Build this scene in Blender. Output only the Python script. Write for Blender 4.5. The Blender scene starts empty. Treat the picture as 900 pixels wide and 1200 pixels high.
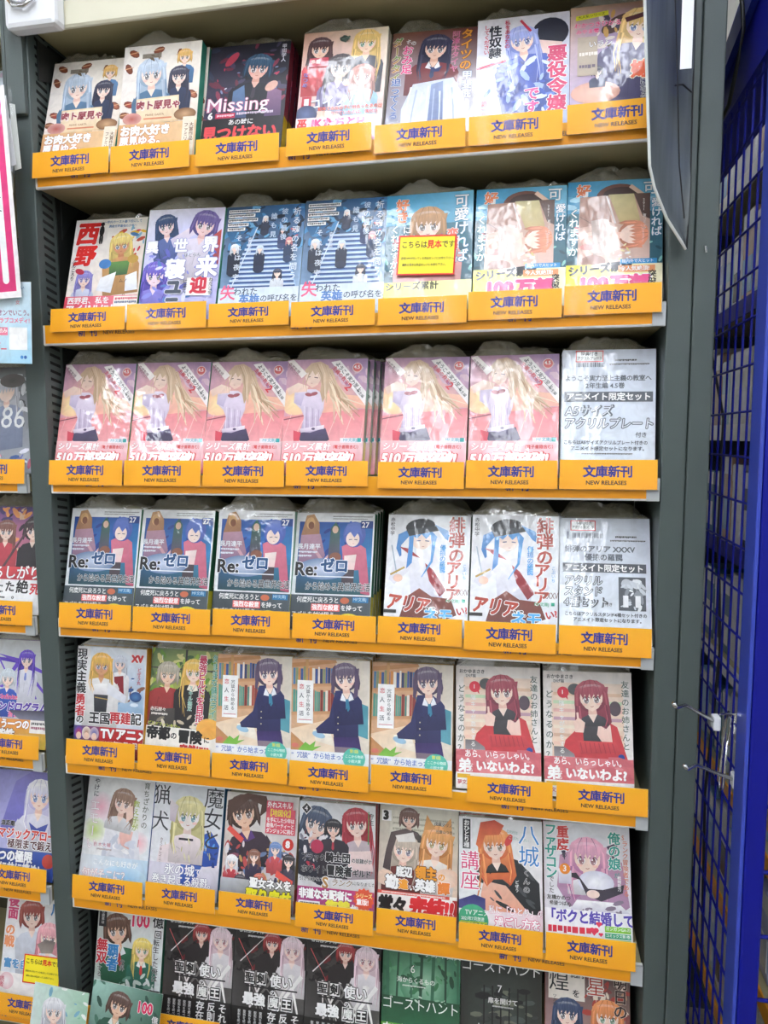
import bpy, bmesh, math, random
from mathutils import Vector, Matrix
random.seed(7)
C = bpy.context.scene.collection
R = math.radians
sc = bpy.context.scene

# ---------------------------------------------------------------- camera
cam_d = bpy.data.cameras.new('camera')
cam_d.sensor_fit = 'VERTICAL'; cam_d.sensor_height = 24.0
cam_d.lens = 852.5 * 24.0 / 1200.0
cam_d.clip_start = 0.02
cam = bpy.data.objects.new('camera', cam_d); C.objects.link(cam)
cam.location = (0.6332, -0.8751, 1.4245)
cam.rotation_euler = (R(84.074), R(0.242), R(11.343))
sc.camera = cam

# ---------------------------------------------------------------- world, lights, exposure
w = bpy.data.worlds.new('world'); sc.world = w; w.use_nodes = True
w.node_tree.nodes['Background'].inputs[0].default_value = (0.93, 0.96, 1.0, 1)
w.node_tree.nodes['Background'].inputs[1].default_value = 0.5
sc.view_settings.view_transform = 'Standard'; sc.view_settings.look = 'None'
sc.view_settings.gamma = 1.0; sc.view_settings.use_curve_mapping = False
sc.view_settings.exposure = 0.0
TUBE_STRENGTH = 17.0

# ---------------------------------------------------------------- helpers
def lin(c):
    return tuple((x/12.92 if x <= 0.04045 else ((x+0.055)/1.055)**2.4) for x in c)
def hx(s):
    s = s.lstrip('#')
    if len(s) == 3: s = ''.join(ch*2 for ch in s)
    return lin(tuple(int(s[i:i+2], 16)/255 for i in (0, 2, 4)))
def mixc(a, b, t): return tuple(a[i]*(1-t)+b[i]*t for i in range(3))

def mat(name, col, rough=0.5, metal=0.0, coat=0.0, coat_rough=0.08, noise=0.0, nscale=40.0, bump=0.0, bscale=60.0,
        emit=0.0, trans=0.0, coatbump=0.0, spec=0.5, stretch=None):
    m = bpy.data.materials.new(name); m.use_nodes = True
    nt = m.node_tree; b = nt.nodes['Principled BSDF']
    b.inputs['Roughness'].default_value = rough; b.inputs['Metallic'].default_value = metal
    b.inputs['Coat Weight'].default_value = coat; b.inputs['Coat Roughness'].default_value = coat_rough
    b.inputs['Specular IOR Level'].default_value = spec
    b.inputs['Transmission Weight'].default_value = trans
    tc = nt.nodes.new('ShaderNodeTexCoord'); oi = nt.nodes.new('ShaderNodeObjectInfo')
    add = nt.nodes.new('ShaderNodeVectorMath'); add.operation = 'ADD'
    sca = nt.nodes.new('ShaderNodeVectorMath'); sca.operation = 'SCALE'; sca.inputs['Scale'].default_value = 9.0
    cb = nt.nodes.new('ShaderNodeCombineXYZ')
    for k in range(3): nt.links.new(oi.outputs['Random'], cb.inputs[k])
    nt.links.new(cb.outputs[0], sca.inputs[0])
    src = tc.outputs['Object']
    if stretch:
        mp = nt.nodes.new('ShaderNodeMapping'); mp.inputs['Scale'].default_value = stretch
        nt.links.new(src, mp.inputs['Vector']); src = mp.outputs[0]
    nt.links.new(src, add.inputs[0]); nt.links.new(sca.outputs[0], add.inputs[1])
    if col is None:
        at = nt.nodes.new('ShaderNodeAttribute'); at.attribute_name = 'Col'
        gn = nt.nodes.new('ShaderNodeTexNoise'); gn.inputs['Scale'].default_value = nscale; gn.inputs['Detail'].default_value = 5; gn.inputs['Distortion'].default_value = 1.5
        nt.links.new(tc.outputs['Object'], gn.inputs['Vector'])
        mr = nt.nodes.new('ShaderNodeMapRange'); mr.inputs['From Min'].default_value = .3; mr.inputs['From Max'].default_value = .7
        mr.inputs['To Min'].default_value = 1-noise; mr.inputs['To Max'].default_value = 1+noise*.35
        nt.links.new(gn.outputs['Fac'], mr.inputs['Value'])
        vm = nt.nodes.new('ShaderNodeVectorMath'); vm.operation = 'SCALE'
        nt.links.new(at.outputs['Color'], vm.inputs[0]); nt.links.new(mr.outputs['Result'], vm.inputs['Scale'])
        nt.links.new(vm.outputs[0], b.inputs['Base Color'])
    else:
        rgb = hx(col) if isinstance(col, str) else col
        n = nt.nodes.new('ShaderNodeTexNoise'); n.inputs['Scale'].default_value = nscale; n.inputs['Detail'].default_value = 4
        nt.links.new(add.outputs[0], n.inputs['Vector'])
        mx = nt.nodes.new('ShaderNodeMix'); mx.data_type = 'RGBA'
        mx.inputs['A'].default_value = tuple(c*(1-noise) for c in rgb)+(1,)
        mx.inputs['B'].default_value = tuple(min(1, c*(1+noise)) for c in rgb)+(1,)
        nt.links.new(n.outputs['Fac'], mx.inputs['Factor'])
        nt.links.new(mx.outputs['Result'], b.inputs['Base Color'])
        if emit:
            nt.links.new(mx.outputs['Result'], b.inputs['Emission Color'])
            b.inputs['Emission Strength'].default_value = emit
    if bump or coatbump:
        n2 = nt.nodes.new('ShaderNodeTexNoise'); n2.inputs['Scale'].default_value = bscale; n2.inputs['Detail'].default_value = 3
        nt.links.new(add.outputs[0], n2.inputs['Vector'])
        bp = nt.nodes.new('ShaderNodeBump'); bp.inputs['Strength'].default_value = bump or coatbump
        bp.inputs['Distance'].default_value = 0.002
        nt.links.new(n2.outputs['Fac'], bp.inputs['Height'])
        if bump: nt.links.new(bp.outputs[0], b.inputs['Normal'])
        nt.links.new(bp.outputs[0], b.inputs['Coat Normal'])
    return m

def film(name, col, opacity, rough=0.12, gl=0.35, bump=0.3, bscale=90):
    m = bpy.data.materials.new(name); m.use_nodes = True
    nt = m.node_tree; nt.nodes.remove(nt.nodes['Principled BSDF']); out = nt.nodes['Material Output']
    tr = nt.nodes.new('ShaderNodeBsdfTransparent'); g = nt.nodes.new('ShaderNodeBsdfGlossy'); d = nt.nodes.new('ShaderNodeBsdfDiffuse')
    g.inputs['Roughness'].default_value = rough; d.inputs['Color'].default_value = hx(col)+(1,)
    tc = nt.nodes.new('ShaderNodeTexCoord'); n = nt.nodes.new('ShaderNodeTexNoise'); n.inputs['Scale'].default_value = bscale
    nt.links.new(tc.outputs['Object'], n.inputs['Vector'])
    bp = nt.nodes.new('ShaderNodeBump'); bp.inputs['Strength'].default_value = bump; bp.inputs['Distance'].default_value = 0.003
    nt.links.new(n.outputs['Fac'], bp.inputs['Height']); nt.links.new(bp.outputs[0], g.inputs['Normal'])
    m1 = nt.nodes.new('ShaderNodeMixShader'); m1.inputs[0].default_value = opacity
    nt.links.new(tr.outputs[0], m1.inputs[1]); nt.links.new(d.outputs[0], m1.inputs[2])
    fr = nt.nodes.new('ShaderNodeLayerWeight'); fr.inputs[0].default_value = 0.5
    pw = nt.nodes.new('ShaderNodeMath'); pw.operation = 'POWER'; pw.inputs[1].default_value = 4.0; nt.links.new(fr.outputs['Facing'], pw.inputs[0])
    mm = nt.nodes.new('ShaderNodeMath'); mm.operation = 'MULTIPLY_ADD'; mm.use_clamp = True; mm.inputs[1].default_value = 0.6; mm.inputs[2].default_value = gl*0.2
    nt.links.new(pw.outputs[0], mm.inputs[0])
    m2 = nt.nodes.new('ShaderNodeMixShader'); nt.links.new(mm.outputs[0], m2.inputs[0])
    nt.links.new(m1.outputs[0], m2.inputs[1]); nt.links.new(g.outputs[0], m2.inputs[2])
    nt.links.new(m2.outputs[0], out.inputs['Surface'])
    return m

def tag(o, label=None, cat=None, group=None, kind=None):
    if label: o['label'] = label
    if cat: o['category'] = cat
    if group: o['group'] = group
    if kind: o['kind'] = kind
    return o
def link(name, me, parent=None, loc=None, rot=None):
    o = bpy.data.objects.new(name, me); C.objects.link(o)
    if parent: o.parent = parent
    if loc: o.location = loc
    if rot: o.rotation_euler = rot
    return o
def empty(name, loc=(0, 0, 0), rot=(0, 0, 0)):
    o = bpy.data.objects.new(name, None); C.objects.link(o); o.location = loc; o.rotation_euler = rot
    o.empty_display_size = 0.02
    return o

class MB:
    def __init__(s): s.v = []; s.f = []
    def box(s, x0, x1, y0, y1, z0, z1, bev=0.0):
        if bev <= 0:
            n = len(s.v)
            s.v += [(x, y, z) for z in (z0, z1) for y in (y0, y1) for x in (x0, x1)]
            s.f += [tuple(n+i for i in q) for q in ((0, 2, 3, 1), (4, 5, 7, 6), (0, 1, 5, 4), (2, 6, 7, 3), (0, 4, 6, 2), (1, 3, 7, 5))]
        else:
            bm = bmesh.new(); bmesh.ops.create_cube(bm, size=1)
            for v in bm.verts: v.co = ((x0+x1)/2+v.co.x*(x1-x0), (y0+y1)/2+v.co.y*(y1-y0), (z0+z1)/2+v.co.z*(z1-z0))
            bmesh.ops.bevel(bm, geom=bm.edges[:], offset=bev, segments=2, affect='EDGES', profile=0.5)
            s.bm(bm)
        return s
    def bm(s, bm):
        n = len(s.v); bm.verts.index_update()
        s.v += [tuple(v.co) for v in bm.verts]; s.f += [tuple(n+v.index for v in f.verts) for f in bm.faces]; bm.free()
    def prism(s, pts, axis, a, b):
        """pts 2D outline; axis 0: (y,z) extruded in x, 1: (x,z) in y, 2: (x,y) in z"""
        n = len(s.v); k = len(pts)
        for t in (a, b):
            for p in pts:
                s.v.append({0: (t, p[0], p[1]), 1: (p[0], t, p[1]), 2: (p[0], p[1], t)}[axis])
        s.f.append(tuple(n+i for i in range(k))); s.f.append(tuple(n+k+i for i in reversed(range(k))))
        for i in range(k): j = (i+1) % k; s.f.append((n+i, n+k+i, n+k+j, n+j))
        return s
    def tube(s, pts, r, seg=8):
        pts = [Vector(p) for p in pts]; n0 = len(s.v); up = Vector((0, 0, 1))
        for i, p in enumerate(pts):
            d = (pts[min(i+1, len(pts)-1)]-pts[max(i-1, 0)]).normalized()
            a = d.cross(up if abs(d.z) < .9 else Vector((1, 0, 0))).normalized(); b = d.cross(a)
            for k in range(seg):
                t = 2*math.pi*k/seg; s.v.append(tuple(p+a*math.cos(t)*r+b*math.sin(t)*r))
        for i in range(len(pts)-1):
            for k in range(seg):
                q = (k+1) % seg; s.f.append((n0+i*seg+k, n0+i*seg+q, n0+(i+1)*seg+q, n0+(i+1)*seg+k))
        s.f.append(tuple(n0+k for k in range(seg))); s.f.append(tuple(n0+(len(pts)-1)*seg+k for k in reversed(range(seg))))
        return s
    def mesh(s, name, m, smooth=False):
        me = bpy.data.meshes.new(name); me.from_pydata(s.v, [], s.f)
        if m: me.materials.append(m)
        bm = bmesh.new(); bm.from_mesh(me); bmesh.ops.recalc_face_normals(bm, faces=bm.faces[:]); bm.to_mesh(me); bm.free()
        if smooth: me.shade_smooth()
        me.update(); return me
    def obj(s, name, m, parent=None, smooth=False, loc=None, rot=None):
        return link(name, s.mesh(name, m, smooth), parent, loc, rot)

# ---------------------------------------------------------------- glyphs
_gl = {}; _gn = {}
_tc = bpy.data.curves.new('glyph', 'FONT'); _tc.size = 1.0; _tc.resolution_u = 2; _tc.fill_mode = 'BOTH'
_to = bpy.data.objects.new('glyph', _tc); C.objects.link(_to)
def _raw(s, w):
    _tc.body = s; _tc.offset = w
    bpy.context.view_layer.update()
    ev = _to.evaluated_get(bpy.context.evaluated_depsgraph_get()); me = ev.to_mesh()
    vs = [(v.co.x, v.co.y) for v in me.vertices]; fs = [tuple(p.vertices) for p in me.polygons]
    ar = sum(p.area for p in me.polygons); ed = {}
    for f in fs:
        for i in range(len(f)):
            k = (min(f[i], f[i-1]), max(f[i], f[i-1])); ed[k] = ed.get(k, 0)+1
    per = sum(math.dist(vs[k[0]], vs[k[1]]) for k, n in ed.items() if n == 1)
    ev.to_mesh_clear(); return vs, fs, ar, per
def glyph(s, w):
    k = (s, w)
    if k not in _gl:
        if w == 0: vs, fs, ar, per = _raw(s, 0)
        else:
            v0, f0, a0, per0 = _gl.get((s, 'r')) or _raw(s, 0); _gl[(s, 'r')] = (v0, f0, a0, per0)
            vs, fs, ar, per = _raw(s, w); want = a0+per0*w
            if w >= .045 or not (want*.96 < ar < want*1.06):     # the offset broke this glyph: thicken it by shifted copies
                vs = []; fs = []
                if w > 0:
                    n_ = 4 if w < .045 else 8
                    for q in range(n_):
                        t = 2*math.pi*(q+.5)/n_; n = len(vs); dx, dy = w*math.cos(t), w*math.sin(t)
                        _gn[k] = (n_, max(1, len(v0)))
                        vs += [(x+dx, y+dy) for x, y in v0]; fs += [tuple(n+i for i in f) for f in f0]
                else: vs, fs = v0, f0
        _gl[k] = (vs, fs, (max(v[0] for v in vs) if vs else 0.5))
    return _gl[k]
def glayers(s, w): return _gn.get((s, w), (1, 1))
def tokens(s):
    out = []; run = ''
    for ch in s:
        if ord(ch) < 0x2000: run += ch
        else:
            if run: out.append(run); run = ''
            out.append(ch)
    if run: out.append(run)
    return out

class Art:
    """flat print: coloured shapes in millimetres, origin at the top left, y down; each layer a hair above the last"""
    STEP = 0.0000035
    def __init__(s, w=106, h=152): s.v = []; s.f = []; s.c = []; s.n = 0; s.w = w; s.h = h; s.tf = None; s.clip = True
    def _add(s, pts, faces, cols, zo=None):
        n = len(s.v); n0 = s.n; z = s.n*s.STEP; s.n += 1 + (max(zo) if zo else 0)
        for i, p in enumerate(pts):
            x, y = p
            if zo: z = (n0+zo[i])*s.STEP
            if s.tf: x, y = s.tf(x, y)
            if s.clip: x = min(max(x, 0), s.w); y = min(max(y, 0), s.h)
            s.v.append((x/1000, -z, -y/1000))
        s.f += [tuple(n+i for i in f) for f in faces]; s.c += cols
    def poly(s, pts, c, c2=None):
        a = hx(c) if isinstance(c, str) else c; b = a if c2 is None else (hx(c2) if isinstance(c2, str) else c2)
        y0 = min(p[1] for p in pts); y1 = max(p[1] for p in pts); d = (y1-y0) or 1
        s._add(pts, [tuple(range(len(pts)))], [mixc(a, b, (p[1]-y0)/d) for p in pts]); return s
    def rect(s, x0, y0, x1, y1, c, c2=None): return s.poly([(x0, y0), (x1, y0), (x1, y1), (x0, y1)], c, c2)
    def grad(s, x0, y0, x1, y1, tl, tr, bl, br, mid=None):
        # 5x5 patch so that the blend is smooth
        N = 6; q = [hx(t) for t in (tl, tr, bl, br)]; pts = []; cols = []; fs = []
        for j in range(N+1):
            for i in range(N+1):
                u, v = i/N, j/N; pts.append((x0+(x1-x0)*u, y0+(y1-y0)*v))
                c = mixc(mixc(q[0], q[1], u), mixc(q[2], q[3], u), v)
                if mid: k = 16*u*(1-u)*v*(1-v); c = mixc(c, hx(mid), k)
                cols.append(c)
        for j in range(N):
            for i in range(N): a = j*(N+1)+i; fs.append((a, a+1, a+N+2, a+N+1))
        s._add(pts, fs, cols); return s
    def ell(s, cx, cy, rx, ry, c, c2=None, rot=0, n=20, soft=None):
        r = R(rot); pts = []
        for k in range(n):
            t = 2*math.pi*k/n; a, b = rx*math.cos(t), ry*math.sin(t)
            pts.append((cx+a*math.cos(r)-b*math.sin(r), cy+a*math.sin(r)+b*math.cos(r)))
        if soft:
            a = hx(c) if isinstance(c, str) else c; b = hx(soft)
            s._add([(cx, cy)]+pts, [(0, 1+k, 1+(k+1) % n) for k in range(n)], [a]+[b]*n); return s
        return s.poly(pts, c, c2)
    def line(s, pts, wd, c, taper=0):
        L = []; Rr = []; n = len(pts)
        for i, p in enumerate(pts):
            a = pts[max(i-1, 0)]; b = pts[min(i+1, n-1)]; dx, dy = b[0]-a[0], b[1]-a[1]; d = math.hypot(dx, dy) or 1
            k = wd/2*(1-taper*i/(n-1)); L.append((p[0]-dy/d*k, p[1]+dx/d*k)); Rr.append((p[0]+dy/d*k, p[1]-dx/d*k))
        m = hx(c) if isinstance(c, str) else c
        s._add(L+Rr, [(i, i+1, n+i+1, n+i) for i in range(n-1)], [m]*(2*n)); return s
    def text(s, t, x, y, size, c, bold=0.02, out=None, ow=0.05, vert=False, rot=0, sx=1.0, sk=0.0, gap=1.0, c2=None):
        bold = 0 if abs(bold) < .012 else (bold*.6 if size < 11.5 else bold)
        ow = ow*.8 if size < 11.5 else ow
        if out: s.text(t, x, y, size, out, bold=ow, vert=vert, rot=rot, sx=sx, sk=sk, gap=gap)
        r = R(rot); a = hx(c); b = hx(c2) if c2 else a; px = 0.0; py = 0.0
        P = []; F = []; K = []; ZO = []; gi = 0
        for tk in (list(t) if vert else tokens(t)):
            if tk == ' ':
                if vert: py += size*0.5*gap
                else: px += size*0.35*sx
                continue
            vs, fs, wd = glyph(tk, bold); n = len(P); nc, per = glayers(tk, bold); gi += 1
            ZO += [(gi % 2)*8+(j//per if nc > 1 else 0) for j in range(len(vs))]
            for (gx, gy) in vs:
                X = gx*size*sx; Y = size*0.86-gy*size
                if vert and tk in 'ー〜': X, Y = size*sx*(0.11+gy), gx*size
                if vert: X -= size*0.49*sx
                X += sk*(size-Y)
                X += px; Y += py
                P.append((x+X*math.cos(r)-Y*math.sin(r), y+X*math.sin(r)+Y*math.cos(r)))
                K.append(mixc(a, b, min(1, max(0, 0.9-gy))))
            F += [tuple(n+i for i in f) for f in fs]
            if vert: py += size*0.98*gap
            else: px += (size*0.98 if ord(tk[0]) >= 0x2000 else size*(wd+0.06))*sx*gap
        if P: s._add(P, F, K, ZO)
        return s
    def scatter(s, x0, y0, x1, y1, cols, n, seed=1, sz=4, el=0.4, rot=None):
        rr = random.Random(seed)
        for k in range(n):
            z = sz*rr.uniform(.4, 1.2)
            s.ell(rr.uniform(x0, x1), rr.uniform(y0, y1), z, z*el, rr.choice(cols), rot=rr.uniform(0, 180) if rot is None else rot+rr.uniform(-15, 15), n=7)
        return s
    def scrib(s, x0, y0, x1, size, c, seed=1):
        """a line of tiny unreadable print"""
        rr = random.Random(seed); x = x0
        while x < x1:
            w_ = rr.uniform(.5, 1)*size; s.rect(x, y0, x+w_*.8, y0+size*rr.uniform(.7, 1), c); x += w_
        return s
    def fig(s, x, y, r, hair, cloth, skin='#fae2d4', L=1.6, rot=0, eye='#5a4a50', face=1, body=2.0, bw=1.35, tie=None, collar=None,
            hair2=None, short=0, seed=3, arms=1, hand=None):
        rr = random.Random(seed); q = R(rot); old = s.tf
        def tf(px, py):
            dx, dy = (px-x), (py-y); X, Y = x+dx*math.cos(q)-dy*math.sin(q), y+dx*math.sin(q)+dy*math.cos(q)
            return old(X, Y) if old else (X, Y)
        s.tf = tf
        h1 = hx(hair); h2 = hx(hair2) if hair2 else tuple(c*0.62 for c in h1); h3 = tuple(min(1, c*1.25+.03) for c in h1)
        c1 = hx(cloth); c2 = tuple(c*0.6 for c in c1); sk = hx(skin); sk2 = tuple(c*b for c, b in zip(sk, (.88, .72, .68)))
        P = lambda pts: [(x+a*r, y+b*r) for a, b in pts]
        # hair behind
        if not short:
            s.poly(P([(-.95, -.6), (.95, -.6), (1.15, .4), (1.1+.1*L, 1+L*.6), (.8, 1+L), (.3, .9+L*.8), (-.3, .9+L*.8), (-.8, 1+L), (-1.15, 1+L*.6), (-1.15, .4)]), h1, h2)
        s.ell(x, y-.12*r, 1.08*r, 1.08*r, h1, h2)
        # neck and torso
        s.poly(P([(-.25, .6), (.25, .6), (.3, 1.3), (-.3, 1.3)]), sk2)
        s.poly(P([(-.3, 1.12), (.3, 1.12), (bw*.75, 1.32), (bw, 1.75), (bw*.98, 1.3+body), (-bw*.98, 1.3+body), (-bw, 1.75), (-bw*.75, 1.32)]), c1, c2)
        s.poly(P([(-.3, 1.1), (.3, 1.1), (0, 1.65)]), sk)
        if collar: s.poly(P([(-.34, 1.05), (0, 1.75), (-.55, 1.6)]), collar).poly(P([(.34, 1.05), (0, 1.75), (.55, 1.6)]), collar)
        if tie: s.poly(P([(-.12, 1.55), (.12, 1.55), (.16, 2.3), (0, 2.5), (-.16, 2.3)]), tie)
        for k in range(4):
            a = rr.uniform(-bw*.7, bw*.7); b = rr.uniform(1.7, 1+body)
            s.line(P([(a, b), (a+rr.uniform(-.3, .3), b+.4*body*rr.random())]), .06*r, c2)
        if arms:
            for sg in (-1, 1):
                s.poly(P([(sg*bw*.98, 1.55), (sg*bw*1.12, 2.0), (sg*bw*1.05, 1.3+body), (sg*bw*.75, 1.3+body), (sg*bw*.8, 2.0)]), mixc(c1, c2, .25), c2)
        # head
        s.poly(P([(-.78, -.25), (-.6, -.75), (0, -.95), (.6, -.75), (.78, -.25), (.72, .25), (.42, .68), (0, .9), (-.42, .68), (-.72, .25)]), sk, mixc(sk, sk2, .25))
        s.poly(P([(-.7, .0), (-.5, -.45), (.5, -.45), (.7, .0), (.5, -.12), (0, -.2), (-.5, -.12)]), sk2, sk)
        if face:
            ey = hx(eye) if isinstance(eye, str) else eye
            for sg in (-1, 1):
                X = x+sg*.34*r; Y = y+.14*r
                s.ell(X, Y, .21*r, .23*r, '#fbf6f6', n=12)
                s.ell(X, Y+.01*r, .155*r, .225*r, mixc(ey, (0, 0, 0), .72), mixc(ey, (1, 1, 1), .25), n=12)
                s.ell(X-.05*r, Y-.08*r, .05*r, .06*r, '#ffffff', n=6); s.ell(X+.06*r, Y+.1*r, .03*r, .035*r, '#ffffff', n=6)
                s.line(P([(sg*.12, -.02), (sg*.3, -.12), (sg*.48, -.07), (sg*.58, .06)]), .07*r, mixc(h2, (.02, .01, .02), .6))
                s.line(P([(sg*.16, -.22), (sg*.36, -.3), (sg*.54, -.22)]), .03*r, h2)
                s.ell(x+sg*.46*r, y+.42*r, .17*r, .08*r, mixc(sk, hx('#f08a8a'), .35), soft='#f6c8bc' if sum(sk) > 1.8 else None, n=10)
            s.line(P([(-.02, .34), (.03, .38)]), .03*r, sk2); s.line(P([(-.1, .56), (0, .6), (.11, .55)]), .04*r, '#b05a55')
        # fringe built from pointed locks, side locks, highlights
        s.poly(P([(-1.02, .1), (-1.1, -.4), (-.92, -.85), (-.5, -1.15), (0, -1.25), (.5, -1.15), (.92, -.85), (1.1, -.4), (1.02, .1), (.88, -.35), (.4, -.62), (-.3, -.66), (-.88, -.35)]), h3, h1)
        tips = [(-.86, .28), (-.58, .1), (-.3, .16), (-.04, .04), (.22, .14), (.5, .06), (.84, .26)]
        for k, (tx_, ty_) in enumerate(tips):
            bx = -.92+k*.3; tx_ += rr.uniform(-.06, .06); ty_ += rr.uniform(-.08, .08)
            s.poly(P([(bx-.12, -.7), (bx+.3, -.72), (bx+.22, -.3), (tx_, ty_), (bx-.08, -.3)]), h3 if k % 2 else mixc(h1, h3, .5), mixc(h1, h2, .25 if k % 2 else .55))
        s.poly(P([(-.75, -.78), (-.3, -.92), (.3, -.93), (.75, -.8), (.66, -.66), (.25, -.78), (-.25, -.76), (-.66, -.64)]), mixc(h3, (1, 1, 1), .28), h3)
        ll = (.95 if short else 1.0+L*.5)
        for sg in (-1, 1):
            s.poly(P([(sg*.78, -.6), (sg*1.1, -.3), (sg*1.16, .4), (sg*1.02, ll), (sg*.9, .7), (sg*.82, .25), (sg*.74, -.1)]), h1, h2)
            s.poly(P([(sg*.86, -.5), (sg*1.0, -.3), (sg*1.04, .3), (sg*.98, ll*.8), (sg*.92, .3)]), h3, h1)
        for k in range(7):
            a = -.85+.28*k
            s.line(P([(a*.5, -1.18), (a*.9, -.75), (a*1.1, -.2)]), .035*r, h2 if k % 2 else h3, taper=.6)
        if not short:
            for k in range(10):
                sg = -1 if k % 2 else 1; a = rr.uniform(.8, 1.15)
                s.line(P([(sg*a, .5), (sg*(a+rr.uniform(-.05, .15)), 1+L*.4), (sg*(a-rr.uniform(0, .3)), .9+L*rr.uniform(.8, 1.15))]), rr.uniform(.05, .14)*r, (h2, h3, h1)[k % 3], taper=.8)
        s.tf = tf
        if hand:
            hx_, hy_ = hand
            s.ell(x+hx_*r, y+hy_*r, .28*r, .22*r, sk, sk2, n=9)
            for k in range(4): s.line([(x+hx_*r+(k-1.5)*.12*r, y+hy_*r), (x+hx_*r+(k-1.5)*.15*r, y+(hy_-.4+.03*abs(k-1))*r)], .09*r, sk)
        s.tf = old; return s
    def mesh(s, name, m):
        me = bpy.data.meshes.new(name); me.from_pydata(s.v, [], s.f)
        ca = me.color_attributes.new('Col', 'FLOAT_COLOR', 'POINT')
        flat = []
        for c in s.c: flat += [c[0], c[1], c[2], 1.0]
        ca.data.foreach_set('color', flat); me.materials.append(m); me.update(); return me

# ---------------------------------------------------------------- cover prints (flat lettering and pictures)
COV = {}
def cover(key, spine, spine_low=None, pic=''):
    def deco(f):
        a = Art(); b = Art(); f(a, b)
        COV[key] = dict(front=a, band=b if b.v else None, spine=spine, spine_low=spine_low or spine)
        return f
    return deco
def bandbg(b, y, c, c2=None, c3=None, c4=None):
    b.y0 = y; b.grad(0, y, 106, 152, c, c2 or c, c3 or c, c4 or c2 or c)

@cover('meat', '#2f9a80')
def _(a, b):
    a.grad(0, 0, 106, 152, '#f4efe9', '#f6eee2', '#f0e2d8', '#f2e4d6')
    for x, y, q, c in ((14, 10, 30, '#a4552f'), (48, 8, -20, '#9a4a2e'), (8, 30, 60, '#8c4a30'), (78, 16, 80, '#c98a4a'), (12, 78, 20, '#c0483f'), (98, 70, 40, '#d98a6a'), (6, 92, 0, '#a86a48')):
        a.ell(x, y, 8, 4.5, c, rot=q, n=9, soft='#6d3420'); a.line([(x-6, y), (x+6, y-2)], 1, '#e8b48a')
    a.fig(84, 20, 9, '#e9b766', '#5a88b8', L=.5, short=1, body=2.6, seed=5)
    a.fig(78, 46, 12, '#3c3d52', '#3c4664', L=2.2, body=2.8, seed=6)
    a.fig(40, 40, 18, '#bcc9d8', '#5c7fa0', L=2.2, body=2.7, hair2='#8fa6bf', seed=7, rot=-4)
    a.rect(26, 12, 52, 18, '#8c8478'); a.scatter(30, 12, 52, 20, ['#6b5a48', '#7f7468'], 12, sz=3)
    a.poly([(22, 72), (80, 70), (82, 104), (24, 106)], '#f0d8b4', '#e6c79c')
    a.poly([(24, 74), (78, 72), (80, 102), (26, 104)], '#f5e6cc', '#edd3ac')
    a.text('肉ト原見ゃ', 22, 75, 12.5, '#9a3f4c', bold=.04, out='#f6e8e0', ow=.09)
    a.text('MARIE GARTA', 36, 92, 4, '#a06a50', bold=.02); a.rect(34, 98, 72, 100, '#e08a68')
    a.ell(18, 98, 13, 8, '#b85a52', soft='#dba39a'); a.ell(90, 96, 15, 8, '#c9a27c', soft='#8b6242')
    bandbg(b, 105, '#e0b07c', '#ecc79a', '#c98958')
    b.text('お肉大好き', 3, 107, 14, '#ffffff', bold=.06, out='#b9763f', ow=.1)
    b.text('原見ゆる。', 3, 121, 13, '#ffffff', bold=.05, out='#c65a3a', ow=.09)
    b.rect(88, 100, 104, 150, '#f2e6d2'); b.text('ファミリー', 93, 108, 6, '#7a4a30', vert=True); b.text('大賞作品', 100, 108, 6, '#7a4a30', vert=True)

@cover('missing', '#8c1f3e', '#e8c41e')
def _(a, b):
    a.grad(0, 0, 106, 152, '#2c2c3c', '#1b1e2a', '#40365a', '#2a2638')
    a.scatter(0, 0, 106, 110, ['#4a4560', '#20222e', '#6b2a40', '#354058', '#8a3a52'], 70, sz=8, seed=3)
    a.scatter(5, 30, 100, 100, ['#c23b5c', '#d7dbe6', '#7f8db0'], 22, sz=3, seed=9)
    a.fig(66, 36, 17, '#28506e', '#1e2230', short=1, skin='#e6b9aa', body=3.4, bw=1.7, hair2='#14202e', seed=4, tie='#3a3040', rot=6)
    a.poly([(36, 66), (50, 58), (58, 110), (36, 112)], '#5f7fa8', '#3a4468'); a.poly([(82, 62), (100, 70), (102, 112), (80, 110)], '#8f6a8a', '#4a3a60')
    a.ell(86, 62, 9, 6, '#dcae9e', rot=-35); a.ell(30, 20, 5, 12, '#b03a50', rot=40)
    a.text('甲田学人', 98, 4, 6.5, '#e8e8f2', vert=True)
    a.text('Missing', 2, 70, 27, '#f6eef4', bold=.0, out='#c77a9a', ow=.03, sx=1.05)
    a.text('6', 6, 92, 13, '#ffffff', bold=.04); a.rect(16, 96, 42, 103, '#c22f50'); a.scrib(18, 98, 40, 3, '#f4c8d0')
    a.scrib(44, 96, 92, 3.5, '#d8c8d8', 5)
    bandbg(b, 104, '#16161c', '#20202a')
    b.text('あの時に', 34, 105, 8.5, '#f0f0f0', bold=.02); b.text('見つけない', 1, 114, 20, '#e04a52', bold=.05, out='#f6eaea', ow=.02)

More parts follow.
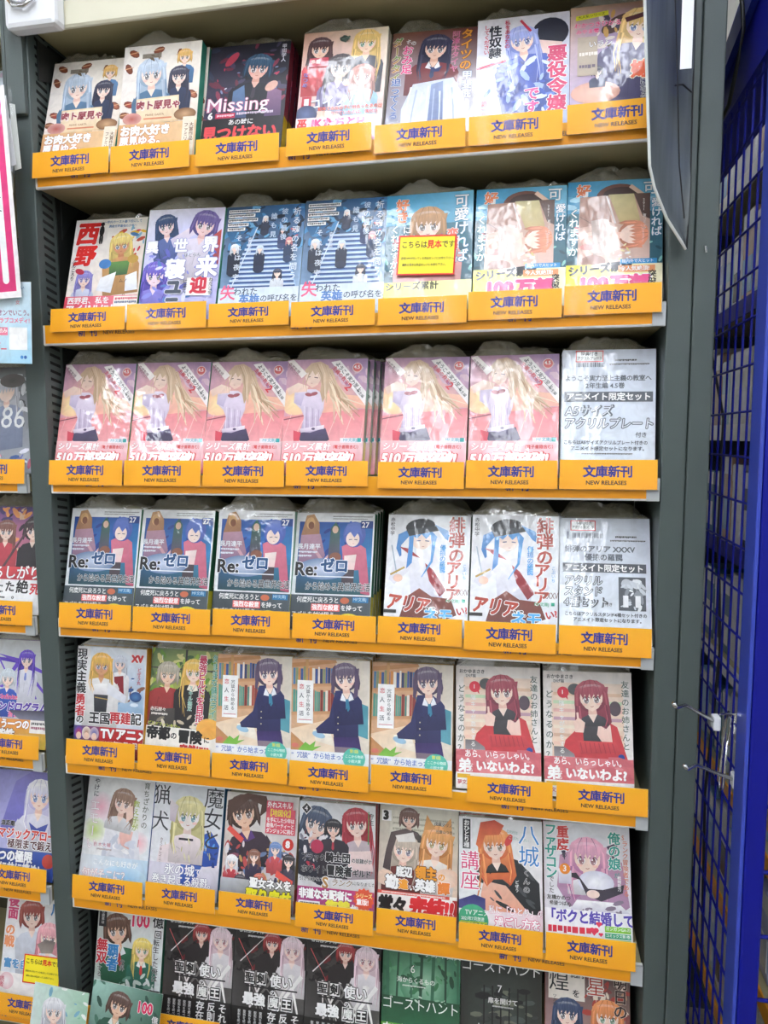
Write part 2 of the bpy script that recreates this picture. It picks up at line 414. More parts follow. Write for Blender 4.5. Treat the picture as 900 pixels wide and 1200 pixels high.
@cover('four', '#e2dcd2')
def _(a, b):
    a.grad(0, 0, 106, 152, '#d8a890', '#f2e2c8', '#e9c7cf', '#e6c2c8', '#dcb8b0')
    a.fig(22, 24, 14, '#4a2a30', '#d8404a', L=1.0, body=3.2, seed=1, skin='#f3cdb4')
    a.fig(80, 20, 15, '#e8c070', '#3f4250', L=2.4, body=3.2, seed=2, skin='#f6d8be', eye='#5a9a70')
    a.ell(52, 12, 6, 4, '#3c4640'); a.scatter(46, 4, 60, 16, ['#2e463c', '#587064'], 8, sz=3)
    a.fig(50, 52, 16, '#3b3238', '#8478a4', L=2.8, body=3.0, seed=3, skin='#f4d4c0', rot=5, hand=(.7, 1.3))
    a.fig(78, 66, 14, '#c08a80', '#a9cfe4', L=1.6, body=3.0, seed=4, skin='#f7dccb', eye='#a05a50')
    a.rect(10, 36, 34, 48, '#c2324a'); a.text('鳥居', 12, 38, 6, '#f4d8d0')
    a.text('コイノハ', 14, 92, 15, '#ffffff', bold=.02, out='#8fa8c8', ow=.05, rot=-6, gap=1.1)
    a.rect(5, 88, 17, 103, '#c03a4a'); a.rect(8, 91, 14, 100, '#f4e8e8')
    a.text('なつめ', 7, 55, 7, '#5a7fc8', vert=True)
    a.ell(30, 122, 28, 14, '#f6dccb', soft='#eabfae'); a.ell(12, 112, 14, 12, '#5a6a98', soft='#3c4468')
    a.text('初めての女の子に出会ったあの日', 26, 103, 5.4, '#d8343c', bold=.05, out='#fff4b0', ow=.1)
    a.text('モテていたのは、偶然か', 42, 110, 5.4, '#c83a50', bold=.05, out='#ffffff', ow=.1)
    bandbg(b, 117, '#f6dfe2', '#f8c8d8'); b.text('巫', 2, 118, 12, '#d83a3a', bold=.06); b.text('JKたちとH', 20, 118, 14, '#e0508c', bold=.07, out='#ffffff', ow=.12)

@cover('tights', '#7a5a4a')
def _(a, b):
    a.grad(0, 0, 106, 152, '#8a5a48', '#6a3436', '#aeb4c8', '#c8ccd8')
    a.fig(54, 27, 17, '#2b2d4e', '#7e2f38', L=2.0, body=2.6, bw=1.7, seed=8, skin='#f2cdb8', collar='#f2f0f4', tie='#27345c', rot=4)
    a.poly([(30, 76), (78, 70), (92, 100), (88, 152), (20, 152), (18, 110)], '#c8d0e4', '#e8eef8'); a.poly([(52, 78), (66, 74), (70, 152), (50, 152)], '#8f9ec4', '#5f70a0')
    for k in range(9): a.line([(28+k*7, 80+k%3*4), (24+k*8, 110), (20+k*9, 150)], 2.2, ('#f2f6fc', '#a8b6d4', '#dbe3f2')[k % 3], taper=.6)
    a.poly([(48, 52), (56, 56), (64, 52), (60, 60), (52, 60)], '#2c3c70')
    a.text('タイツの', 91, 2, 15, '#f0a43a', vert=True, bold=.03, out='#6a2a20', ow=.07)
    a.text('甲斐性', 94, 62, 13, '#dfe4f2', vert=True, out='#4a5a80', ow=.06)
    a.text('阿津木タイヤ', 78, 4, 10, '#d86a9a', vert=True, out='#fff0f4', ow=.05)
    a.text('その', 18, 10, 7, '#f4f4f4', bold=.03, out='#5a5a5a', ow=.06, rot=20); a.text('おみ足', 20, 20, 14, '#e84a8c', vert=True, bold=.03, out='#fff', ow=.07)
    a.text('ダークタイ', 7, 8, 13, '#2fa86a', vert=True, bold=.03, out='#fff0e0', ow=.07, c2='#e08a3a')
    a.text('迫ってくる', 9, 66, 12, '#3c62a8', vert=True, bold=.03, out='#ffffff', ow=.07)

@cover('villain', '#e8e6ee')
def _(a, b):
    a.grad(0, 0, 106, 152, '#f2f0f4', '#e6e4ee', '#c8d2f0', '#b8c4ea')
    a.ell(84, 26, 21, 20, '#262b40', '#181c2c'); a.poly([(70, 34), (98, 40), (96, 60), (74, 58)], '#f0d0c8')
    a.fig(52, 34, 17, '#a4aee0', '#4a62c0', L=3.0, body=4.6, bw=1.9, seed=9, rot=-8, hair2='#7080c8', eye='#5060b0')
    a.scatter(12, 60, 84, 130, ['#3f5cc0', '#6c8ae0', '#a9c0f4', '#dfe8fc', '#2e3f90'], 50, sz=8, seed=2)
    a.line([(0, 66), (34, 58)], 3, '#d83a58'); a.line([(50, 6), (62, 22)], 3, '#d83a58')
    a.text('性奴隷', 21, 10, 15, '#24283a', vert=True, bold=.04, out='#ffffff', ow=.07)
    a.text('私をあなたの', 35, 4, 6.5, '#d02f50', vert=True, bold=.03); a.text('してください', 11, 8, 6.8, '#d02f50', vert=True, bold=.03)
    a.text('悪役令嬢', 92, 44, 22, '#d8326a', vert=True, bold=.04, out='#ffffff', ow=.08)
    a.text('です', 64, 96, 18, '#e8529a', vert=True, bold=.03, out='#ffffff', ow=.08); a.text('第一巻', 10, 110, 7, '#e03a58', vert=True, out='#ffffff', ow=.1)

@cover('bride', '#7a3a44')
def _(a, b):
    a.grad(0, 0, 106, 152, '#c8a88c', '#8a5a44', '#cbb8e0', '#b8a2d8', '#a893c0')
    a.ell(52, 26, 20, 9, '#4a2f2a', rot=-30); a.scatter(30, 10, 70, 60, ['#5a3c34', '#3c3450', '#c89a50', '#e4d8d0'], 26, sz=7)
    a.fig(76, 32, 19, '#ecc27a', '#4e4878', L=2.2, body=4.2, bw=1.9, seed=2, rot=8, skin='#fae0cc', eye='#4a6ab0')
    a.poly([(60, 20), (92, 12), (94, 17), (62, 26)], '#5a2630')
    a.ell(28, 112, 27, 14, '#f2c8b4', soft='#e0a894'); a.ell(40, 108, 8, 3, '#e8a898')
    a.fig(30, 86, 6, '#2a2c44', '#34406a', short=1, seed=4); a.rect(8, 40, 30, 90, '#b8a894'); a.scrib(10, 60, 28, 5, '#efe8e0', 3); a.scrib(10, 76, 28, 5, '#5a4a60', 4)
    a.poly([(6, 12), (42, 8), (42, 14), (6, 18)], '#d8d42a'); a.text('大人気シリーズ', 8, 12, 4.4, '#406a20', rot=-5)
    a.text('わかつきひかる', 4, 21, 7.6, '#e0347a', bold=.04, out='#ffffff', ow=.1); a.text('みやま零', 6, 30, 6.6, '#e0347a', bold=.04, out='#ffffff', ow=.1)
    a.text('いラン', 20, 46, 9, '#f4f4f4', out='#4a4048', ow=.1)
    a.text('嫁', 66, 76, 23, '#f0602a', bold=.05, out='#fff4d8', ow=.1); a.text('になる', 80, 99, 9, '#2a3050', vert=True, bold=.03, out='#ffffff', ow=.12)

@cover('nishino', '#2a8a60')
def _(a, b):
    a.grad(0, 0, 106, 152, '#fbf8f4', '#f6efe4', '#f4e6dc', '#f0dcd0')
    a.rect(40, 2, 104, 9, '#f4f0e4'); a.text('〜学内カースト最下位にして', 42, 2.5, 4.4, '#3a7ab0', bold=.03); a.text('異能世界最強の少年〜', 50, 9, 4.2, '#3a7ab0', bold=.03)
    a.scatter(60, 14, 104, 60, ['#e23a4a', '#4a82b8', '#f2c23a', '#c8503a', '#8ac0d8'], 34, sz=6, seed=3)
    a.fig(72, 40, 15, '#ecd07c', '#d8a46a', L=1.5, body=3.4, bw=1.6, seed=5, skin='#d89a70', eye='#4a70a0', tie='#e8e4dc', rot=-6)
    a.poly([(58, 64), (88, 62), (86, 82), (60, 84)], '#6a9a50', '#3a5a40'); a.ell(92, 60, 8, 6, '#c8a04a'); a.ell(52, 66, 9, 7, '#4a86c8')
    a.fig(24, 88, 11, '#8a84c8', '#d8dcf0', L=1.8, body=2.6, seed=6, eye='#5a4ab0'); a.ell(16, 76, 7, 4, '#c83a50', rot=20)
    a.poly([(48, 86), (70, 78), (66, 108), (44, 104)], '#ffffff', '#e8ecf4'); a.poly([(84, 84), (100, 78), (104, 104), (86, 106)], '#ffffff', '#e8ecf4')
    a.text('西', 2, 4, 34, '#e2241f', bold=.05, out='#ffffff', ow=.08, sk=.12); a.text('野', 4, 38, 31, '#e2241f', bold=.05, out='#ffffff', ow=.08, sk=.12)
    for (x, y, q, z) in ((41, 8, 3, 3), (41, 18, 3.6, 8), (39.6, 30, 1.4, 7), (42.6, 30, 1.4, 7)): a.ell(x, y, q, z, '#1a1a20')
    a.text('ぶんころり', 6, 58, 6.4, '#222', vert=True, bold=.03)
    a.text('ムノ', 76, 88, 6, '#333')
    bandbg(b, 112, '#e8506a', '#f08a9a', '#e0405c'); b.text('西野君、私を', 4, 113, 10.5, '#ffffff', bold=.04, out='#c02a48', ow=.07); b.text('アイドルにして', 3, 124, 13, '#ffffff', bold=.05)
    b.rect(72, 113, 106, 152, '#faf4ee'); b.scrib(74, 115, 104, 3.4, '#d86070', 2); b.scrib(74, 120, 104, 3.4, '#607090', 3)

@cover('raid', '#2c9a72')
def _(a, b):
    a.grad(0, 0, 106, 152, '#f2f2fa', '#e0dcf2', '#aab0e8', '#b8b4ea', '#c8c8f0')
    a.fig(26, 24, 14, '#2a4670', '#5a6ca8', L=2.6, body=3.2, seed=3, skin='#f2d8d8', rot=-10)
    a.poly([(56, 30), (80, 6), (84, 14), (60, 42)], '#f0cfc6', '#e0b0b0'); a.poly([(34, 42), (64, 24), (68, 36), (40, 54)], '#f2e4ec', '#c8c4e4')
    a.fig(80, 24, 17, '#6a5a98', '#e8e0f0', short=1, body=3.6, skin='#efd0d0', seed=5, rot=12, hair2='#443a78')
    a.poly([(92, 40), (104, 30), (104, 78), (90, 90)], '#c8504a', '#8a3a50')
    a.fig(18, 92, 16, '#6a5ac0', '#8a84d8', L=1.4, body=2.4, seed=6, skin='#f0dce8', hair2='#3c3690')
    a.scatter(4, 60, 100, 135, ['#8f94e0', '#b8bcf4', '#e6e6fc', '#6468c0', '#5a82c8'], 60, sz=7, seed=8)
    for t, x, y, s_, c in (('異', 1, 44, 18, '#ffffff'), ('世', 40, 42, 20, '#ffffff'), ('界', 80, 40, 22, '#ffffff'), ('襲', 32, 70, 28, '#ffffff'), ('来', 74, 66, 30, '#ffffff')):
        a.text(t, x, y, s_, c, bold=.05, out='#7a80c8', ow=.08)
    a.text('ユニ', 46, 97, 23, '#50596a', vert=True, bold=.07, out='#e8e8f4', ow=.12)
    a.rect(64, 96, 98, 120, '#fbf6f2'); a.text('迎', 69, 95, 23, '#d8344a', bold=.05); a.text('に来て', 62, 98, 6.4, '#555', vert=True); a.text('わたしを', 97, 96, 6, '#555', vert=True)
    a.text('ほとらん', 56, 62, 6, '#555a80', out='#fff', ow=.1)

@cover('stairs', '#cfe4f0')
def _(a, b):
    a.grad(0, 0, 106, 152, '#33506e', '#2f6ea8', '#8fb0d8', '#b8d0ec', '#2a4a70')
    a.scatter(0, 0, 106, 60, ['#1c3a58', '#2f6a9a', '#4f92c8', '#16283c', '#6fb0dc'], 80, sz=8, seed=4)
    for k in range(13):
        y = 46+k*6; x0 = 34-k*2.4; x1 = 78+k*2.2
        a.rect(x0, y, x1, y+3, '#a9c6e8', '#dbe8f6'); a.rect(x0, y+3, x1, y+6, '#2f4f88', '#40639c')
    a.line([(8, 132), (44, 30)], 1.4, '#d8e8f6'); a.line([(104, 120), (74, 24)], 1.4, '#9fc0e4')
    for (x, y, r_, h, c) in ((54, 18, 3.2, '#e8e8ec', '#2a3450'), (78, 36, 3.4, '#2a3040', '#3c4c78'), (88, 50, 4, '#d88a90', '#2e4468'), (50, 60, 4.4, '#ccd8e8', '#202c48'), (16, 58, 5.2, '#dfe6ee', '#1e2a40'), (76, 94, 5.4, '#2e3850', '#dfe4ee')):
        a.fig(x, y, r_, h, c, L=1, body=5.4, bw=1.5, face=0, seed=int(x))
        a.ell(x, y+6.2*r_, r_*1.6, r_*1.2, c)
    a.scatter(86, 20, 100, 60, ['#d85a64', '#3a80b8'], 6, sz=4)
    for k in range(5): a.rect(4, 5+k*6.2, 4+(42, 36, 40, 28, 24)[k], 9.4+k*6.2, '#ffffff'); a.scrib(5, 5.8+k*6.2, 2+(42, 36, 40, 28, 24)[k], 2.6, '#444a55', k)
    a.text('祈る魂の名を問う', 96, 6, 10.5, '#e8f2fc', vert=True, gap=1.2); a.text('彼の最後', 80, 6, 9, '#cfe2f6', vert=True, gap=1.3); a.text('誰も見', 66, 12, 9, '#cfe2f6', vert=True, gap=1.4)
    a.text('それは夜空', 21, 40, 9, '#e4eefa', vert=True, gap=1.5); a.text('森見次郎', 36, 44, 5.5, '#dfe8f4', vert=True)
    bandbg(b, 112, '#cfe0f4', '#dfe9f8', '#eef4fc')
    b.text('失', 2, 108, 21, '#f06a90', bold=.02); b.text('われた', 20, 112, 11, '#3a4a62', bold=.02); b.text('英雄', 28, 121, 14, '#5a86c8', bold=.03); b.text('の呼び名を、', 56, 122, 10, '#3a4a62', bold=.02)

def kawaii_base(a):
    a.grad(0, 0, 106, 152, '#3fa0d0', '#7cc8e8', '#2a6a88', '#2f6478')
    a.scatter(0, 20, 106, 60, ['#a8dcf0', '#f0f8fc', '#58b4d8'], 26, sz=8, seed=4, rot=0)
    a.rect(0, 40, 106, 152, '#3c7488', '#22505e'); a.scatter(0, 44, 106, 120, ['#2c8a90', '#22505e', '#8fd0c8', '#b84a50'], 40, sz=7, seed=5)
@cover('kawaii', '#3a94c0')
def _(a, b):
    kawaii_base(a)
    a.fig(52, 42, 20, '#b88a5c', '#f0a8a4', L=.7, short=1, body=3.0, bw=1.9, seed=5, collar='#ffffff', tie='#c85a64', eye='#6a4a3a')
    a.text('好き', 20, 6, 16, '#f08a5c', vert=True, bold=.05, out='#ffffff', ow=.08)
    a.text('くれますか？', 12, 40, 11.5, '#ffffff', vert=True, bold=.02, out='#2c8a90', ow=.07); a.text('になって', 26, 42, 10, '#ffffff', vert=True, out='#2c8a90', ow=.07)
    a.text('可愛ければ', 92, 4, 18, '#ffffff', vert=True, bold=.02, out='#2a88b0', ow=.06); a.text('変態', 82, 48, 14, '#f0806a', vert=True, bold=.05, out='#ffffff', ow=.09)
    bandbg(b, 114, '#f4e83a', '#fbf6c0'); b.text('シリーズ累計', 2, 114, 11, '#20242c', bold=.05)
@cover('kawaii2', '#3a94c0')
def _(a, b):
    kawaii_base(a)
    a.text('好', 10, 4, 16, '#f08a5c', bold=.04, out='#ffffff', ow=.08); a.text('くれますか', 8, 34, 12, '#ffffff', vert=True, out='#2c8a90', ow=.07)
    a.text('可', 84, 3, 17, '#ffffff', bold=.02, out='#2a88b0', ow=.06); a.text('愛ければ', 99, 24, 12, '#ffffff', vert=True, out='#2a88b0', ow=.07)
    a.ell(58, 22, 26, 17, '#7a5044', '#5a3a34'); a.ell(60, 18, 20, 9, '#4a3430'); a.line([(70, 8), (84, 20), (90, 40)], 5, '#f2d0b8')
    # the colour card slipped under the film: a plain generic picture of a resting person
    a.poly([(14, 20), (92, 18), (92, 110), (12, 112)], '#c49a84', '#e8c8bc')
    a.poly([(46, 18), (74, 18), (82, 54), (60, 56)], '#d8cc98', '#c8b07c'); a.poly([(74, 18), (92, 18), (92, 50), (84, 46)], '#6a5048', '#4c3834')
    a.poly([(14, 20), (44, 20), (50, 52), (14, 58)], '#b88e7c', '#a87c6c'); a.line([(14, 44), (40, 62)], 1, '#7a5a50'); a.line([(44, 20), (54, 54)], 2, '#ece0dc')
    a.poly([(14, 66), (56, 58), (62, 92), (20, 98)], '#f4dccc', '#e8beb0'); a.ell(30, 76, 14, 8, '#f0c8b8', soft='#e8b0a0'); a.ell(24, 82, 9, 4, '#e8a09a'); a.ell(30, 100, 14, 8, '#b8948a')
    a.fig(72, 68, 15, '#e09070', '#f4dcd0', short=1, body=1.6, seed=6, face=0, rot=86, skin='#fbe0d0')
    a.scatter(52, 80, 74, 100, ['#f4e8b8', '#ffffff', '#e8d890'], 12, sz=3)
    a.text('2021.夏コミック', 86, 24, 4, '#e8e0d8', vert=True)
    bandbg(b, 104, '#f4e63a', '#fbf4d0'); b.ell(50, 106, 22, 4, '#f7e0d8')
    b.text('シリーズ累計', 2, 106, 12, '#20242c', bold=.06, rot=-5); b.rect(60, 98, 100, 104, '#3a9ad8'); b.text('国内外で大ヒット', 62, 98.5, 4.4, '#ffffff'); b.rect(58, 106, 98, 114, '#f0a06a'); b.text('今人気絶頂!', 60, 106.5, 6.2, '#ffffff', bold=.04)
    b.text('100万部', 14, 117, 20, '#e84a8c', bold=.08, out='#ffffff', ow=.13, sx=1.1); b.text('突破', 95, 112, 9, '#222', vert=True, bold=.05)

@cover('sunset', '#2f8a60', '#e6dc3c')
def _(a, b):
    a.grad(0, 0, 106, 152, '#c8a0b8', '#a88cb8', '#f0a0a8', '#f4b8b8', '#f2b49c')
    a.poly([(0, 40), (106, 50), (106, 66), (0, 60)], '#f6c8a8', '#f0b0a0'); a.ell(14, 58, 20, 16, '#f8e0a8', soft='#f4c8a0')
    a.scatter(50, 6, 106, 30, ['#c8a4c0', '#b090b8', '#d8b8c8'], 18, sz=10, seed=3)
    a.poly([(0, 76), (106, 66), (106, 112), (0, 112)], '#e88a90', '#f0a4a8')
    for k in range(6): a.line([(k*22-10, 112), (k*20+10, 72)], .8, '#f6c8c4')
    a.line([(0, 80), (40, 72)], 1.4, '#8a4a58')
    # plain stand-in figure: long pale hair blowing to the right, lilac knit vest, dark skirt
    hc = ['#d9bc9c', '#e6ccae', '#cdae90', '#efdcc2', '#b89474']
    for k in range(16):
        q = k/15; a.line([(44+q*14, 10+q*4), (56+q*10, 26+q*6), (64+q*16-6*math.sin(k), 48+q*4), (76+q*26-9*math.cos(k*1.7), 84-q*20+5*math.sin(k*2.3))], 7-3*q, hc[k % 5], taper=.85)
    a.poly([(22, 96), (56, 91), (62, 106), (54, 111), (30, 112), (22, 106)], '#4a4064', '#37304e'); a.poly([(14, 94), (24, 97), (22, 112), (15, 112)], '#d84a5c'); a.rect(28, 108, 52, 116, '#f4d6c8')
    a.poly([(14, 46), (24, 40), (40, 40), (52, 48), (52, 66), (47, 80), (52, 92), (36, 97), (23, 96), (27, 76), (22, 66), (13, 58)], '#e9dcec', '#b9a6c4')
    a.poly([(1, 39), (16, 31), (30, 36), (28, 43), (12, 44), (5, 48)], '#f6dfd0', '#eec8b8'); a.poly([(12, 44), (26, 44), (22, 62), (12, 58)], '#d9cbe0', '#b8a8c8')
    for k in range(6): a.line([(26+k*4, 62+k), (28+k*3.6, 92)], .7, '#a48fb4' if k % 2 else '#efe6f4')
    a.poly([(22, 92), (54, 87), (54, 92), (24, 97)], '#f2e8f0', '#c8b8cc'); a.ell(40, 92, 2.4, 1.6, '#5a4a6c')
    a.poly([(28, 14), (44, 14), (46, 26), (42, 34), (35, 38), (28, 33), (25, 24)], '#fae4d6', '#f0cdbc'); a.line([(28, 24), (32, 23)], 1, '#6a4a50'); a.line([(37, 24), (42, 25)], 1.2, '#6a4a50'); a.line([(33, 32), (35, 32)], .5, '#b05a55')
    a.poly([(25, 24), (24, 14), (32, 5), (44, 3), (55, 9), (58, 22), (57, 40), (50, 58), (46, 44), (47, 28), (42, 17), (38, 22), (34, 15), (30, 22), (28, 16)], '#dcc0a2', '#c6a484')
    for k in range(7): a.line([(34+k*2.6, 6), (42+k*2.2, 20), (50+k*.8, 40+k*3)], .8, hc[(k*2) % 5])
    a.line([(28, 16), (22, 30), (24, 40)], 1.2, '#d8b898', taper=.8); a.line([(30, 18), (26, 34), (29, 46)], 1.4, '#cdae90', taper=.8)
    a.ell(31, 47, 5, 2.4, '#a85a64', rot=10); a.ell(38, 46, 5, 2.4, '#a85a64', rot=-14)
    a.poly([(0, 2), (8, 0), (27, 19), (20, 25)], '#fbf4f0'); a.text('衣笠彰梧', 4, 3, 5, '#8a6a70', rot=43); a.text('トモセシュン', 2, 7, 3.4, '#8a6a70', rot=43)
    a.poly([(58, 4), (70, 2), (106, 44), (106, 62)], '#faf6f4', '#f4ecec')
    a.text('ようこそ実力至上', 68, 3, 6.4, '#3a3a40', rot=49, bold=.03, c2='#3a3a40'); a.text('主義の教室へ', 64, 8, 6.4, '#c84a58', rot=49, bold=.03); a.text('2', 86, 30, 14, '#d83a48', rot=49); a.text('年生編', 96, 40, 4.4, '#444', rot=49)
    a.ell(93, 12, 6.4, 6.4, '#f4e0dc'); a.ell(93, 12, 5.6, 5.6, '#d86a6a'); a.text('4.5', 88.6, 7.8, 6.4, '#fff', bold=.03)
    bandbg(b, 108, '#f2c0c4', '#f4d0d4', '#e87888', '#e88894')
    b.rect(76, 104, 104, 110, '#f4ecf0'); b.text('MF文庫J', 80, 104, 5, '#4ab0c0'); b.rect(98, 104, 103, 109, '#2fa8a8')
    b.text('シリーズ累計', 2, 110, 10.5, '#ffffff', bold=.07, out='#d84a4a', ow=.13, sk=.15); b.text('（電子書籍含む）', 64, 113, 5, '#d84a4a', bold=.04)
    b.text('510万部突破!', 1, 122, 16, '#ffffff', bold=.06, out='#d8504c', ow=.12, sk=.15)

@cover('plateset', '#e8eaf0')
def _(a, b):
    a.grad(0, 0, 106, 152, '#dfe6f2', '#d4dced', '#d6e2f0', '#e2eaf2')
    a.rect(15, 1, 47, 15, '#d83a3a'); a.rect(16.2, 2.2, 45.8, 13.8, '#fbfbfb'); a.text('特典付き', 21, 2.4, 5, '#222', bold=.04); a.text('アクリルプレート', 17, 8, 4.6, '#222', bold=.04, sx=.8)
    for k in range(22): a.rect(16+k*1.5, 15.5, 16.6+k*1.5+.3*(k % 3), 21, '#5a6070')
    a.scrib(60, 12, 84, 2.4, '#333', 1); a.scrib(54, 17, 98, 1.8, '#555', 2)
    a.text('ようこそ実力至上主義の教室へ', 3, 31, 7.3, '#5d6470', bold=.04, gap=.98); a.text('2年生編 4.5巻', 27, 40, 7.4, '#5d6470', bold=.04)
    a.rect(3, 51, 103, 63, '#575d66'); a.text('アニメイト限定セット', 5, 52, 9.8, '#ffffff', bold=.05)
    for t, y, x in (('A5サイズ', 67, 4), ('アクリルプレート', 82, 2)):
        a.text(t, x, y, 14, '#6a717c', bold=.09, sk=.12, sx=.93); a.text(t, x, y, 14, '#e8eef6', bold=.0, sk=.12, sx=.93)
    a.text('付き', 84, 99, 6.6, '#565c66', bold=.03)
    a.text('こちらはA5サイズアクリルプレート付きの', 3, 109, 5.3, '#444a54', bold=.03, sx=.95); a.text('アニメイト限定セットになります。', 11, 116, 5.5, '#444a54', bold=.03)
    a.scrib(24, 124, 80, 1.8, '#777')

@cover('rezero', '#1f7a54', '#e6dc3c')
def _(a, b):
    a.grad(0, 0, 106, 152, '#f2f4f6', '#f4f6f8', '#e6ecf0', '#e8ecf0')
    a.scrib(50, 4, 102, 1.5, '#888', 2); a.scrib(50, 7, 96, 1.5, '#999', 3)
    a.grad(5, 12, 104, 92, '#2a50a0', '#2c6ab8', '#1f6a90', '#3a9ac0', '#2a62b0'); a.grad(5, 70, 104, 106, '#2a5a88', '#3a80a8', '#1c4450', '#2c5a60')
    a.scatter(8, 14, 80, 60, ['#3a6ac8', '#22408a', '#4a80d0'], 20, sz=6, seed=2)
    # plain stand-in figures in the picture's colours
    a.poly([(8, 30), (14, 4), (24, 2), (32, 14), (34, 44), (8, 46)], '#c89a6c', '#8a5a4c'); a.ell(20, 14, 6, 8, '#dcb07c'); a.ell(21, 17, 4, 5, '#8a5a44')
    a.poly([(8, 30), (34, 28), (42, 56), (38, 66), (6, 66)], '#b890a0', '#8c6c88'); a.line([(42, 62), (56, 46), (58, 24)], 3.4, '#d0a8a8', taper=.7); a.line([(24, 44), (44, 70)], 4, '#c89aa4')
    a.poly([(48, 20), (54, 12), (60, 20), (62, 60), (46, 60)], '#2f6a58', '#5a5068'); a.ell(54, 22, 4, 5, '#d8b8a0'); a.ell(56, 58, 8, 6, '#8a5a48')
    a.poly([(64, 44), (80, 36), (96, 46), (104, 106), (92, 104), (88, 74), (68, 76)], '#d87a90', '#b85a74'); a.rect(66, 72, 82, 92, '#4a4048'); a.poly([(68, 56), (84, 54), (82, 74), (68, 74)], '#f4e4e0', '#e8c8c8')
    a.ell(80, 28, 15, 17, '#5a74c4', '#4a5aa8'); a.ell(78, 34, 9, 10, '#f8e2d6'); a.line([(73, 35), (77, 34.4)], 1, '#4a4a70'); a.line([(80, 34.4), (84, 35)], 1, '#4a4a70'); a.line([(78, 40), (80, 40)], .5, '#b05a55'); a.poly([(66, 30), (70, 14), (86, 12), (92, 34), (86, 24), (80, 32), (74, 24)], '#6a84d0', '#5a70c0')
    a.rect(88, 10, 104, 20, '#2a4a90'); a.text('27', 89, 10, 10, '#ffffff', bold=.03)
    a.text('長月達平', 4, 41, 8, '#eef2f6', bold=.03, out='#4a5a80', ow=.06); a.scrib(6, 51, 30, 2.6, '#dfe6f0', 4); a.scrib(6, 56, 24, 2.6, '#dfe6f0', 5)
    a.ell(40, 74, 34, 14, '#cfd8ec', soft='#6a86b0')
    a.text('Re:', 2, 62, 24, '#1c1c22', bold=.03, out='#f2f4f8', ow=.06); a.text('ゼロ', 37, 60, 19, '#1f4f80', bold=.05, out='#f4f8fc', ow=.1); a.rect(20, 83, 82, 84.4, '#e8ecf2')
    a.text('から始める異世界生活', 18, 91, 11, '#16161c', bold=.03, out='#f4f8fc', ow=.12, sx=.8)
    bandbg(b, 108, '#46525a', '#4c585f', '#33383e')
    b.text('何度死に戻ろうと', 8, 110, 8, '#f2f2f2', bold=.03, sx=.9); b.ell(72, 114, 6, 4, '#c86a4a'); b.rect(82, 109, 103, 116, '#2e7ab0'); b.text('MF文庫J', 83, 109.4, 5, '#bfe0f4')
    b.rect(28, 119, 66, 128, '#e86a6a'); b.text('強烈な殺意', 29, 119.5, 7.8, '#fff', bold=.05, sx=.93); b.text('を持って', 67, 119.5, 7.8, '#f2f2f2', bold=.03, sx=.95)
    b.text('スバルを付け狙う', 2, 129, 8, '#f2f2f2', bold=.03, sx=.92); b.ell(78, 141, 17, 11, '#f0e02a')

